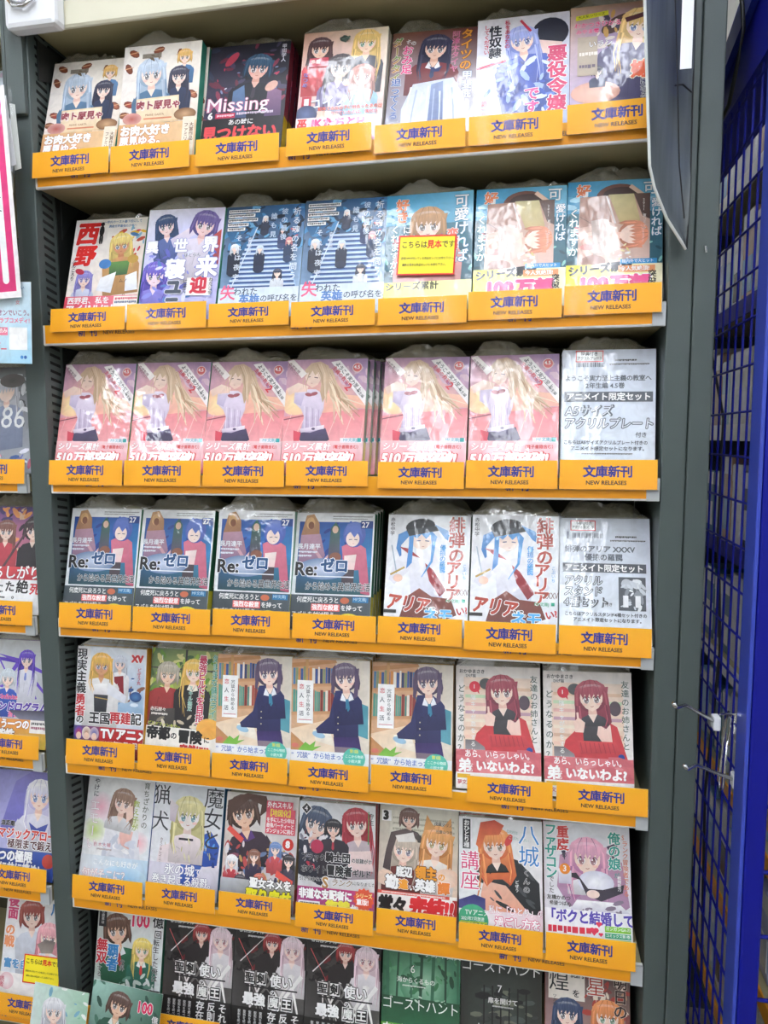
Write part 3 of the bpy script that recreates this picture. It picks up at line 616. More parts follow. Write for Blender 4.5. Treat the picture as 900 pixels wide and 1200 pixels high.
@cover('aria', '#3aa080', '#e6dc3c')
def _(a, b):
    a.grad(0, 0, 106, 152, '#f3f5fa', '#eef2f8', '#f4f6fa', '#eef2f8')
    a.text('赤松中学', 6, 4, 6, '#3a3a44', vert=True)
    # plain stand-in figure: blue hair, dark cap, white blouse with red tie
    a.poly([(26, 20), (14, 26), (12, 44), (20, 62), (18, 40), (28, 28)], '#5a9ad8', '#3a78c0'); a.poly([(60, 12), (78, 20), (86, 40), (80, 34), (74, 30)], '#6aaae4', '#4a88cc')
    a.poly([(24, 48), (10, 62), (4, 84), (12, 90), (30, 72), (34, 108), (74, 108), (74, 84), (92, 94), (96, 88), (72, 58), (54, 44)], '#f6f6fa', '#d4d4e4')
    a.poly([(16, 42), (28, 44), (44, 56), (30, 52)], '#a83a44'); a.poly([(50, 62), (60, 70), (78, 96), (70, 104), (56, 84)], '#a8303a', '#8a2430')
    a.poly([(30, 104), (44, 94), (60, 104), (84, 106), (92, 126), (60, 140), (20, 132), (26, 112)], '#8a4a40', '#6a342e'); a.line([(6, 40), (14, 76)], 1.6, '#a8b8c8'); a.line([(6, 78), (24, 68)], 2.4, '#b89a50'); a.ell(16, 82, 6, 5, '#f2cbb8')
    a.ell(44, 32, 13, 13, '#f8e2d6'); a.line([(38, 34), (43, 33.4)], 1.2, '#3a5080'); a.line([(49, 33.4), (54, 34)], 1.2, '#3a5080'); a.line([(45, 41), (48, 41)], .6, '#b05a55'); a.poly([(28, 40), (28, 22), (50, 14), (64, 28), (60, 46), (55, 26), (50, 31), (44, 25), (38, 31), (34, 28), (33, 62), (26, 70)], '#62a6e4', '#4a8ad0'); a.line([(60, 36), (58, 60), (46, 80)], 5, '#5a9edc', taper=.8)
    a.ell(42, 15, 19, 10, '#30363c', '#22262c', rot=-8); a.ell(46, 8, 4, 3, '#22262c'); a.poly([(24, 20), (62, 14), (66, 20), (28, 28)], '#3a4248')
    a.text('緋弾の', 89, 2, 21, '#b84a3c', vert=True, bold=.03, out='#ffffff', ow=.08, gap=.95); a.text('アリア', 86, 58, 20, '#b84a3c', vert=True, bold=.03, out='#ffffff', ow=.08, gap=.85); a.text('XXXV', 88, 92, 11, '#7a4a44', sx=.6, bold=.0)
    a.text('優掠の羅罠', 72, 38, 8, '#4aa0e0', vert=True, bold=.05, out='#fff', ow=.1, gap=.9); a.text('こぶいち', 100, 62, 5, '#5aa8e0', vert=True)
    a.text('アリア', 3, 100, 22, '#b84432', bold=.05, out='#ffffff', ow=.1, sk=.12, rot=6, sx=.85); a.text('vs.', 54, 112, 14, '#3c2a2a', out='#fff', ow=.08); a.text('ネモ', 50, 118, 19, '#5ab4ec', bold=.04, out='#ffffff', ow=.08)
    a.text('い?', 90, 117, 11, '#c83a3a', bold=.06, rot=-14); a.rect(0, 122, 16, 126, '#333'); a.text('MF文庫J', 78, 106, 5, '#58b890'); a.rect(98, 106, 102, 110, '#2fa888')

@cover('standset', '#e8eaf0')
def _(a, b):
    a.grad(0, 0, 106, 152, '#dde4ee', '#d2daea', '#d8e2ec', '#e0e6ee')
    a.rect(13, 3, 43, 16, '#d83a3a'); a.rect(14.2, 4.2, 41.8, 14.8, '#fbfbfb'); a.text('特典付き', 20, 4.2, 4.8, '#222', bold=.04); a.text('アクリルスタンド', 15, 9.4, 4.3, '#222', bold=.04, sx=.78)
    a.rect(9, 17, 11, 26, '#7a8090')
    for k in range(24): a.rect(15+k*1.5, 19, 15.6+k*1.5+.3*(k % 3), 25, '#5a6070')
    a.scrib(66, 22, 90, 2.4, '#333', 1); a.scrib(60, 27, 100, 1.8, '#555', 2)
    a.text('緋弾のアリア XXXV', 6, 34, 9, '#5a616c', bold=.05, sx=1.03); a.text('優掠の羅罠', 30, 44, 9, '#5a616c', bold=.05)
    a.rect(4, 56, 101, 67, '#50565f'); a.text('アニメイト限定セット', 6, 57, 9.4, '#ffffff', bold=.05)
    for t, y in (('アクリル', 71), ('スタンド', 84), ('4種セット', 97)):
        a.text(t, 5, y, 12.5, '#4a5058', bold=.09, sk=.1, sx=.92); a.text(t, 5, y, 12.5, '#dfe6ee', bold=-.005, sk=.1, sx=.92)
    a.text('付き', 53, 103, 4.6, '#444')
    a.rect(69, 72, 100, 112, '#50565e'); a.ell(78, 80, 6, 6, '#b8bec6'); a.ell(90, 80, 6, 6, '#cfd4da'); a.scatter(72, 76, 98, 110, ['#e8ecf0', '#8a9098', '#c8ced6'], 26, sz=5, seed=6); a.rect(74, 94, 80, 108, '#eef0f4'); a.rect(88, 94, 94, 108, '#eef0f4')
    a.text('こちらはアクリルスタンド4種セット付きの', 6, 115, 5.1, '#33383f', bold=.04, sx=.97); a.text('アニメイト限定セットになります。', 16, 121.5, 5.2, '#33383f', bold=.04)

@cover('realist', '#e8a028', '#f0b030')
def _(a, b):
    a.grad(0, 0, 106, 152, '#f4f2f2', '#e4e8ee', '#d6dce6', '#c8d4e4')
    a.poly([(20, 0), (60, 0), (104, 20), (104, 90), (20, 90)], '#e8ecf2', '#8fb0d0'); a.scatter(60, 40, 104, 80, ['#6a9ac8', '#3a5a94', '#dce8f4', '#8a5a48'], 22, sz=6, seed=3)
    a.fig(66, 22, 10, '#c8ccd8', '#f0eef0', L=1.0, body=4.0, seed=7, eye='#5060a0', skin='#f4d8c8'); a.poly([(58, 40), (72, 38), (74, 66), (60, 66)], '#8a2430')
    a.fig(38, 26, 15, '#e4b458', '#f2f0f0', L=1.5, body=4.6, bw=1.7, seed=2, skin='#dca57c', eye='#5a6a9a')
    a.poly([(28, 52), (48, 50), (50, 66), (28, 66)], '#fbfbfb', '#dcd8dc'); a.poly([(28, 66), (50, 66), (48, 94), (30, 94)], '#3c3e48', '#24262e'); a.line([(30, 70), (50, 72)], 1.4, '#b89a50')
    a.poly([(50, 48), (78, 66), (76, 76), (48, 64)], '#f4f4f8', '#d0d4e0'); a.ell(92, 66, 9, 7, '#4a80b8', soft='#2a4a84')
    a.text('XV', 84, 7, 13, '#c83038', bold=.08, out='#fff', ow=.12); a.text('どぜう丸', 96, 26, 6, '#c83048', vert=True, bold=.03)
    a.text('現実主義', 8, 3, 16, '#26262c', vert=True, bold=.03, out='#ffffff', ow=.07); a.text('勇者', 8, 66, 16, '#c82a34', vert=True, bold=.03, out='#ffffff', ow=.07); a.text('の', 2, 95, 13, '#26262c', bold=.03, out='#fff', ow=.07)
    a.text('王国', 22, 90, 17, '#26262c', bold=.04, out='#ffffff', ow=.09); a.text('再建', 54, 88, 17, '#c82a34', bold=.04, out='#ffffff', ow=.09); a.text('記', 86, 88, 17, '#26262c', bold=.04, out='#fff', ow=.09)
    bandbg(b, 110, '#4a4a80', '#c82830', '#3a2a50', '#b02028')
    for x, c, d in ((8, '#c83440', '#5a4ab0'), (20, '#a86a48', '#e8dcd0'), (32, '#3c58b0', '#c8b0c0')): b.ell(x, 120, 7, 9, c, soft=d); b.ell(x, 124, 4, 5, '#f0cdb8'); b.ell(x+3, 138, 5, 7, d, soft=c)
    b.rect(40, 110, 106, 144, '#c62a30', '#a82028')
    b.text('TVアニメ', 42, 110, 17, '#ffffff', bold=.05, out='#6a1016', ow=.08, sx=.98); b.text('2021年7月3日', 43, 128, 9.5, '#ffffff', bold=.04)

@cover('empire', '#c8d8b8', '#e8b030')
def _(a, b):
    a.grad(0, 0, 106, 152, '#5a7a50', '#a8b870', '#6a6858', '#c8d0c0', '#a0a848')
    a.scatter(0, 0, 106, 60, ['#6a9a3a', '#a8c850', '#4a6a40', '#dcd890', '#3a4a38'], 70, sz=8, seed=5)
    a.rect(50, 0, 53, 60, '#3a3a38'); a.rect(0, 26, 106, 28, '#4a4a44')
    a.fig(26, 36, 15, '#b8b0a0', '#a83a3c', L=.7, short=1, body=3.8, bw=1.7, seed=4, skin='#f2d2b8', hair2='#8a8070', eye='#8a5a40')
    a.fig(64, 30, 15, '#f0c060', '#2c2a2e', L=2.8, body=5.0, bw=1.6, seed=3, collar='#f4ecdc', eye='#6a7a40')
    a.poly([(4, 84), (40, 80), (42, 110), (2, 110)], '#4a4644', '#3a3636'); a.scatter(0, 90, 106, 112, ['#c8b8a0', '#8a8070', '#e8dcc8'], 20, sz=6)
    a.text('最強ビルドを目指す', 77, 6, 12, '#c8385c', vert=True, bold=.04, out='#ffffff', ow=.09, gap=.95); a.text('気ままな傭兵ライフ', 96, 4, 11, '#3fa08c', vert=True, bold=.03, out='#ffffff', ow=.09, gap=.98); a.text('スキル無双', 62, 48, 7, '#3fa08c', vert=True, out='#fff', ow=.1)
    a.text('1', 14, 8, 9, '#f4f4ec'); a.text('赤石赫々', 4, 80, 6, '#f4f0e8'); a.scrib(6, 88, 30, 3, '#f0ece4'); a.text('ビルドファンタジー', 2, 99, 5.6, '#c8d848', rot=4)
    bandbg(b, 106, '#f6f2ea', '#f8f4ee', '#f2ece2'); b.ell(92, 104, 18, 14, '#f0a848', soft='#f4b858')
    b.text('帝都', 1, 106, 18, '#1a1a1e', bold=.06); b.text('の', 37, 112, 10, '#1a1a1e', bold=.05); b.text('冒険', 48, 108, 18, '#1a1a1e', bold=.06); b.text('に', 86, 114, 9, '#1a1a1e', bold=.05)
    b.text('突然に!?', 52, 127, 12, '#d8343c', bold=.06)

@cover('library', '#e0a840', '#c8402c')
def _(a, b):
    a.grad(0, 0, 106, 152, '#d8b494', '#e2dcd0', '#e8d8c0', '#e8dccc')
    rr = random.Random(11)
    a.rect(0, 0, 60, 152, '#d4a27c', '#e0b892')
    a.poly([(0, 6), (60, 0), (62, 4), (0, 12)], '#c08858')
    for r_, (y0, y1, c) in enumerate(((10, 34, ['#3a5a9a', '#f0ece4', '#2f3f6a', '#d8904a', '#8a9a70', '#f4f0e8', '#4a80b0']), (40, 70, ['#5aa090', '#4a8a80', '#a84a40', '#e8e4d8', '#8a3a38', '#6ab0a0']))):
        x = 2
        while x < 62:
            w_ = rr.uniform(2.4, 5); t = rr.uniform(0, 4); a.poly([(x, y0+t-x*.02), (x+w_-.4, y0+t-x*.02), (x+w_-.4, y1-x*.06), (x, y1-x*.06)], rr.choice(c)); x += w_
        a.poly([(0, y1), (62, y1-4), (62, y1), (0, y1+5)], '#c08a60', '#d8a67c')
    a.rect(19, 0, 23, 80, '#c8965f'); a.poly([(86, 52), (104, 58), (104, 100), (90, 96)], '#4a94a8', '#5fa4b4')
    a.poly([(0, 92), (50, 78), (76, 100), (60, 130), (0, 120)], '#f0d4b4', '#f6e6d0'); a.poly([(0, 96), (30, 120), (0, 124)], '#c8905f')
    a.poly([(30, 92), (52, 88), (60, 112), (34, 106)], '#fbf6ec', '#f2e6d4'); a.ell(38, 98, 9, 4, '#9fc4dc', rot=15)
    a.poly([(60, 40), (78, 38), (90, 46), (92, 112), (60, 112), (58, 96), (36, 96), (34, 90), (52, 74)], '#33386c', '#2a2c58'); a.poly([(58, 100), (92, 98), (96, 118), (60, 118)], '#3a2c64', '#4a3c78'); a.rect(60, 112, 84, 120, '#8a7a88')
    a.fig(73, 24, 17, '#6a5a74', '#2f3468', L=.5, short=1, body=2.2, bw=1.15, seed=9, hair2='#3f3450', collar='#f4f6fc', tie='#3a86a8', rot=-6, eye='#5a3a60', arms=0)
    a.poly([(56, 10), (60, 6), (58, 46), (54, 42)], '#5a4a66'); a.poly([(86, 6), (92, 20), (90, 46), (84, 50), (86, 30)], '#5f5070')
    for y in (74, 82, 90): a.ell(64, y, 1, 1, '#c8c0a0', n=8)
    a.poly([(8, 28), (30, 28), (30, 84), (8, 84)], '#ffffff'); a.line([(19, 28), (19, 22)], .8, '#8aa84a'); a.rect(10, 79, 28, 80, '#d88a94')
    for k, ch in enumerate('恋人生活'): a.text(ch, 10.4, 33+k*11.6, 7, ('#d84a5a', '#3a4a5a', '#d84a5a', '#3a4a5a')[k])
    a.text('冗談から始める', 23, 34, 5.6, '#4a5a5a', vert=True, gap=1.05)
    bandbg(b, 119, '#f4f4fa', '#eef4f8', '#fbf6f0'); b.y0 = 116
    b.poly([(10, 119), (20, 108), (26, 112), (34, 106), (32, 114), (42, 112), (30, 119)], '#6ab040', '#8ac850'); b.ell(6, 113, 5, 3, '#d87a6a')
    b.text('“冗談”から始まった', 1, 121, 8.4, '#4a70c0', bold=.02, sx=.92)
    b.ell(86, 126, 15, 14, '#58c4b0', '#70d0bc'); b.text('第1話', 80, 114, 5, '#f0e850'); b.text('ここから物語', 74, 121, 4.2, '#e8faf4'); b.text('小説大賞', 78, 127, 4.4, '#e8faf4')

@cover('sister', '#d8dcd8')
def _(a, b):
    a.grad(0, 0, 106, 152, '#f0e8e4', '#ece6e2', '#f2eeea', '#f0ece8')
    a.rect(10, 14, 96, 118, '#f2dccc', '#f0d0b8')
    for k in range(8): a.rect(12, 26+k*10, 94, 30+k*10, ('#e8c4a8', '#c8dcb8', '#eab8b0', '#c8a0b0', '#f4e4d0', '#e0b8a0', '#eec8b4', '#e8b8a4')[k])
    a.ell(38, 22, 8, 7, '#54585c'); a.ell(86, 44, 7, 9, '#5a4c58'); a.rect(12, 92, 40, 104, '#7a7478', '#9a9498')
    a.poly([(36, 62), (70, 56), (88, 66), (100, 106), (40, 112), (36, 100), (24, 92), (26, 84), (38, 72)], '#d84a50', '#c83a44')
    a.poly([(46, 52), (64, 50), (72, 62), (72, 84), (48, 86)], '#4a4850', '#3a383e'); a.poly([(66, 62), (80, 64), (82, 84), (72, 88), (64, 76)], '#f6d8cc', '#eec4b8')
    a.poly([(40, 84), (86, 84), (92, 96), (44, 100)], '#d84c52', '#b83a44')
    for k in range(8): a.line([(44+k*5.4, 86), (46+k*5.6, 98)], .8, '#a83040')
    a.fig(58, 32, 18, '#a84a5a', '#4a4850', L=1.1, body=.6, bw=1.0, seed=4, rot=-4, hair2='#7a3448', arms=0, eye='#6a2a3a')
    a.poly([(36, 62), (42, 56), (50, 62), (48, 74), (38, 74)], '#f4d2c4'); a.line([(42, 62), (41, 50)], 2.6, '#f4d2c4'); a.ell(92, 102, 4, 4, '#2a4a9a')
    a.text('友達のお姉さんと', 98, 10, 9.6, '#5f7068', vert=True, gap=1.12); a.text('陰キャが恋をすると', 22, 36, 7, '#f4f4f0', vert=True, out='#9a8a84', ow=.04, gap=1.2); a.text('どうなるのか？', 7, 24, 10, '#5f7068', vert=True, gap=1.25)
    a.text('おかゆまさき', 4, 4, 5.6, '#444', bold=.03); a.text('ひげ猫', 12, 10, 4.6, '#555', bold=.03)
    a.ell(24, 26, 7, 7, '#e0384c'); a.text('1', 21.6, 22, 7, '#fff'); a.poly([(26, 31), (30, 35), (29, 29)], '#e0384c')
    bandbg(b, 104, '#dc7c84', '#d87078', '#d0606c'); b.scatter(0, 104, 106, 130, ['#e08a90', '#d06872'], 14, sz=14, el=.3, rot=0)
    b.text('あら、いらっしゃい。', 11, 104, 10, '#ffffff', bold=.03, sx=.88); b.text('弟', 3, 115, 17, '#ffffff', bold=.05); b.text('なら', 19, 120, 6, '#ffffff', vert=True); b.text('いないわよ?', 25, 116, 14.5, '#ffffff', bold=.05, sx=.96)
    b.rect(0, 132, 106, 152, '#fbf8f4'); b.rect(2, 134, 18, 139, '#f0c030'); b.text('夢文庫', 2, 141, 6, '#c83a50')

@cover('emo', '#2a60b0')
def _(a, b):
    a.grad(0, 0, 106, 152, '#f0f0ee', '#e8e8ec', '#e4e6ea', '#dfe8f2', '#f6f4f2')
    a.ell(24, 42, 20, 22, '#f2b0c4', soft='#f0ecee'); a.ell(16, 74, 20, 18, '#c8e070', soft='#eeeee8'); a.ell(88, 86, 16, 16, '#f4b8c4', soft='#eeeaee'); a.ell(70, 60, 18, 14, '#e8eca0', soft='#eeeeea')
    a.poly([(34, 70), (60, 58), (86, 70), (96, 130), (30, 132)], '#eceaec', '#d6d8e4'); a.poly([(58, 66), (78, 72), (74, 96), (56, 90)], '#f0c4b8', '#e8b0a8')
    a.fig(58, 34, 17, '#9a7a68', '#eae8ea', L=1.0, body=1.0, bw=1.3, seed=5, rot=8, skin='#f6dcd0', hair2='#7a5c50', arms=0, eye='#8a5a58')
    a.poly([(64, 40), (74, 36), (76, 52), (66, 60)], '#f4d4c6'); a.scatter(30, 84, 96, 130, ['#f4f2f4', '#d4d6e2', '#c8ccd8', '#f2dcdc'], 30, sz=9, seed=4)
    a.text('やけに', 14, 2, 9, '#555a60', vert=True); a.text('エモーい', 14, 32, 17, '#ffffff', vert=True, bold=.0, out='#c890a0', ow=.02, gap=1.05)
    a.text('育ちざかりの', 94, 2, 10, '#6a7068', vert=True, gap=1.1); a.text('教え子が', 80, 28, 10, '#a8b850', vert=True, gap=1.1); a.text('ー', 88, 80, 12, '#d88a90', vert=True); a.text('鈴木大輔', 18, 90, 6, '#c88a94', gap=1.2); a.scrib(24, 98, 46, 2.6, '#b8a8a8')
    bandbg(b, 108, '#e2e6ea', '#c8def0', '#f0eef4', '#a8cce8'); b.ell(70, 140, 40, 22, '#8ac0e8', soft='#c8e0f0')
    b.text('何がそこに？', 4, 126, 14, '#ffffff', out='#e08a9a', ow=.05, sx=.9); b.text('こんなにも好きが', 20, 112, 9, '#ffffff', out='#a8c0d8', ow=.05)

@cover('witch', '#2c7ab8')
def _(a, b):
    a.grad(0, 0, 106, 152, '#e8eaee', '#e2e6ea', '#e4e4ec', '#ececf0')
    a.poly([(14, 86), (44, 76), (76, 80), (104, 96), (104, 140), (6, 140)], '#f0e0e0', '#d8d0dc')
    a.poly([(76, 66), (90, 60), (98, 70), (104, 78), (102, 104), (80, 108), (68, 128), (50, 132), (56, 112), (74, 96)], '#2a5ab8', '#1a3a8c'); a.scatter(70, 68, 100, 124, ['#3a74d8', '#1c3a80', '#58a0e8'], 18, sz=5, seed=6)
    a.fig(54, 42, 22, '#d8d09a', '#f0e2e4', L=1.6, body=1.6, bw=1.2, seed=8, skin='#f2ecea', hair2='#a8a068', eye='#3a9aa8', arms=0)
    a.rect(42, 72, 64, 75, '#2a2430'); a.scatter(20, 60, 100, 100, ['#dcd6a8', '#b8b078'], 14, sz=5, el=.2, rot=80)
    a.poly([(24, 20), (38, 30), (34, 52), (26, 50)], '#f0e8ea', '#c8b8c8')
    a.text('猟犬', 11, 2, 29, '#34363e', vert=True, bold=-.008, gap=1.25); a.text('魔女と', 91, 0, 30, '#34363e', vert=True, bold=-.008, gap=.95); a.text('カミツキレイニー', 16, 74, 4.6, '#7a5a60', vert=True)
    bandbg(b, 107, '#d8d4e4', '#e4dfe8', '#e0dce8', '#b8b4cc')
    b.poly([(48, 107), (80, 107), (70, 130), (50, 134)], '#3a62b8', '#2a4a98')
    b.text('氷の城', 24, 107, 15.5, '#ffffff', bold=.02, out='#7a7aa0', ow=.06); b.text('で', 70, 110, 10, '#ffffff', out='#7a7aa0', ow=.06)
    b.text('巻き起こる殺戮。', 6, 122, 14, '#ffffff', bold=.02, out='#7a7aa0', ow=.06, sx=.88)

@cover('dungeon', '#c8b890', '#c84a30')
def _(a, b):
    a.grad(0, 0, 106, 152, '#e2ddd8', '#e8e4de', '#cdb8b0', '#c8c4d0')
    a.fig(26, 28, 21, '#5c4038', '#3c2c3c', short=1, body=2.2, bw=1.4, seed=8, skin='#f0caae', hair2='#38241f', rot=-14, eye='#6a3428', collar='#5a3a80')
    a.poly([(2, 12), (30, -2), (58, 2), (64, 18), (50, 30), (52, 14), (34, 8), (12, 26), (2, 40)], '#6a4a40', '#442e28')
    a.scatter(4, 66, 104, 136, ['#3a3454', '#b84a48', '#e8e0e4', '#6a80a8', '#20202c', '#c8a060', '#8a4a60'], 110, sz=7, seed=5)
    for x, y, h, c in ((14, 92, '#e8e8ee', '#c8404c'), (46, 82, '#8a5a48', '#3c3454'), (76, 70, '#6a8ac0', '#d85a60'), (96, 84, '#2c2830', '#4a4458'), (28, 116, '#3a3440', '#c8b8a8'), (56, 112, '#c86a58', '#2c3048')): a.fig(x, y, 8, h, c, L=1.2, body=2.6, seed=int(x))
    a.poly([(8, 44), (30, 60), (26, 66), (4, 50)], '#e85a50'); a.poly([(80, 96), (104, 108), (102, 116), (78, 104)], '#e85a50')
    for k, (t, c) in enumerate((('外れスキル', '#ffffff'), ('【地図化】', '#f4e440'), ('を手にした少年は', '#ffffff'), ('最強パーティーと', '#ffffff'), ('ダンジョンに挑む', '#ffffff'))):
        sz = (9, 10, 6.4, 6.4, 6.4)[k]; y = (8, 18, 29, 36, 43)[k]; w_ = sz*len(t)*.8; a.rect(60, y-1, min(105, 62+w_), y+sz+.6, '#e0566a'); a.text(t, 61, y-.4, sz, c, bold=.04, sx=.8)
    a.ell(94, 62, 8, 8, '#d8402c', soft='#c82a2a'); a.text('8', 90.6, 55.6, 12, '#ffffff', bold=.06)
    bandbg(b, 112, '#c0c4cc', '#a8a49c', '#585058', '#3c3440'); b.y0 = 120
    b.text('聖女ネメを', 42, 108, 13.5, '#ffffff', bold=.05, out='#2a2a30', ow=.12, rot=0, sx=.92); b.text('取り戻せ', 36, 122, 17, '#f2ea30', bold=.07, out='#2a2418', ow=.13, sk=.15, sx=.98)

@cover('knight', '#c8282c')
def _(a, b):
    a.grad(0, 0, 106, 152, '#e6eaf0', '#e8e8ea', '#d4d2d4', '#dcd8d8')
    a.fig(24, 30, 20, '#4a5872', '#34384a', short=1, body=2.4, seed=2, skin='#eed4c8', hair2='#2c3448', rot=14)
    a.fig(80, 26, 18, '#b03a48', '#c8b8c0', L=2.4, body=2.6, seed=3, skin='#f4dad0', hair2='#8a2434', rot=-6)
    a.poly([(62, 62), (100, 58), (104, 84), (66, 86)], '#f0d8d4', '#dcc4c4'); a.scatter(0, 40, 40, 86, ['#c83a50', '#5a2a3c', '#e8e4e8', '#8a8a98'], 24, sz=6)
    a.fig(48, 34, 11, '#2c2a34', '#3a3440', short=1, body=4.4, bw=1.8, seed=5, skin='#f2d4c6', tie='#b8384a'); a.ell(26, 58, 9, 9, '#b83a5a')
    a.poly([(2, 9), (10, 1), (18, 9), (10, 18)], '#ffffff'); a.poly([(3.4, 9), (10, 2.6), (16.6, 9), (10, 16.4)], '#2a2a30'); a.text('4', 7.4, 4.6, 9, '#fff'); a.rect(96, 8, 97.2, 50, '#3aa050'); a.text('守主', 100, 10, 8, '#4a4a50', vert=True)
    a.text('ブラック', 4, 67, 9.6, '#26262c', bold=.05, out='#fff', ow=.1, sx=.9); a.text('騎士団', 38, 64, 13, '#26262c', bold=.05, out='#fff', ow=.1, sx=.9); a.text('の奴隷がホ', 74, 69, 6.4, '#26262c', bold=.04, out='#fff', ow=.1, sx=.9)
    a.text('ホワイト', 4, 82, 11, '#26262c', bold=.05, out='#fff', ow=.1, sx=.86); a.text('冒険者', 40, 80, 14, '#26262c', bold=.05, out='#fff', ow=.1, sx=.86); a.text('ギルド', 76, 83, 10, '#26262c', bold=.05, out='#fff', ow=.1, sx=.86)
    a.text('引き抜かれて', 2, 97, 6, '#444', out='#fff', ow=.1); a.text('S', 34, 93, 20, '#b88a50', bold=.03, out='#fff', ow=.08); a.text('ランク', 46, 97, 10, '#8a6a4a', out='#fff', ow=.1, sk=.2); a.text('になりました', 76, 98, 5.4, '#444', out='#fff', ow=.1)
    bandbg(b, 110, '#b8327a', '#c8447c', '#a8589a', '#8a4a90')
    b.text('非道な支配者に', 2, 112, 13.5, '#ffffff', bold=.06, out='#6a1a4a', ow=.1, sx=.8); b.text('復讐', 40, 125, 17, '#f4ea50', bold=.07, out='#8a2a6a', ow=.12, sx=1.0); b.text('相棒', 74, 128, 13, '#ffffff', bold=.06)
    b.rect(2, 128, 32, 142, '#ffffff'); b.scrib(4, 130, 30, 4, '#444', 1); b.scrib(4, 136, 30, 4, '#444', 2)
    pts = [(92+(15 if k % 2 else 12.4)*math.cos(k*math.pi/14), 120+(15 if k % 2 else 12.4)*math.sin(k*math.pi/14)) for k in range(28)]
    b.poly(pts, '#e85a3a'); b.text('シリーズ', 81, 112, 6.4, '#fff4a0', bold=.04, sx=.9); b.text('重版!', 82, 119, 8.4, '#ffffff', bold=.05, sx=.9)

@cover('lord', '#d8d0c0', '#c02a2c')
def _(a, b):
    a.grad(0, 0, 106, 152, '#d8d4c4', '#e0dccc', '#e2cfc0', '#e8c8b0')
    a.rect(14, 6, 104, 40, '#e4e0d0'); 
    for k in range(5): a.scrib(18, 14+k*7, 100, 3, '#b8b4a0', k)
    a.fig(40, 16, 12, '#7a5a52', '#5a5450', short=1, body=3.6, seed=3, skin='#f2d2c0')
    a.fig(78, 44, 19, '#e8a868', '#f4ece4', L=1.6, body=2.4, seed=4, rot=6, eye='#b8a040', hair2='#b8743c'); a.poly([(60, 28), (64, 8), (76, 26)], '#e8a868'); a.poly([(84, 24), (96, 10), (98, 32)], '#e8a868')
    a.fig(34, 56, 18, '#c8b8a8', '#7a3430', L=1.6, body=2.2, seed=6, rot=4, eye='#6a5a80'); a.poly([(10, 56), (16, 34), (36, 28), (54, 34), (48, 38), (24, 40), (18, 60), (16, 84), (6, 80)], '#6a5c5c', '#4a3e40'); a.poly([(22, 38), (46, 32), (50, 44), (26, 46)], '#f4f0ec')
    a.ell(92, 86, 16, 12, '#f4dccb', soft='#ecc8b0'); a.ell(10, 92, 12, 10, '#f0d4c0')
    a.rect(3, 6, 16, 20, '#ffffff'); a.text('3', 5, 5, 15, '#1c1c22', bold=.08); a.text('戌葉マリノ', 74, 16, 5, '#555', rot=3); a.text('三登いつき', 76, 26, 4.6, '#555')
    a.text('底辺', 24, 76, 14, '#ffffff', bold=.06, out='#3a3434', ow=.13, sx=.8); a.text('領主', 50, 74, 17, '#f0a030', bold=.06, out='#5a2a1a', ow=.12, sx=.85); a.text('の', 80, 80, 10, '#f0a030', bold=.06, out='#fff', ow=.1)
    a.text('勘', 10, 88, 18, '#ffffff', bold=.06, out='#4a3a3a', ow=.12); a.text('違', 28, 92, 13, '#f0a030', bold=.06, out='#fff', ow=.1); a.text('い', 42, 98, 8, '#fff', bold=.06, out='#4a3a3a', ow=.12); a.text('英雄', 50, 90, 16, '#ffffff', bold=.06, out='#3a3434', ow=.12, sx=.85); a.text('譚', 80, 91, 16, '#f08a3a', bold=.06, out='#fff', ow=.1)
    bandbg(b, 108, '#f6f2ee', '#faf6f2'); b.rect(0, 108, 96, 112, '#e0584a'); b.scrib(6, 109, 90, 2.2, '#f8dcd4'); b.rect(100, 112, 106, 152, '#b8262a')
    b.text('堂々', 0, 114, 21, '#1c1a1e', bold=.07, sk=.1, sx=.95); b.text('完結!!', 42, 112, 24, '#e03038', bold=.07, sk=.1, sx=.98, out='#ffffff', ow=.1)

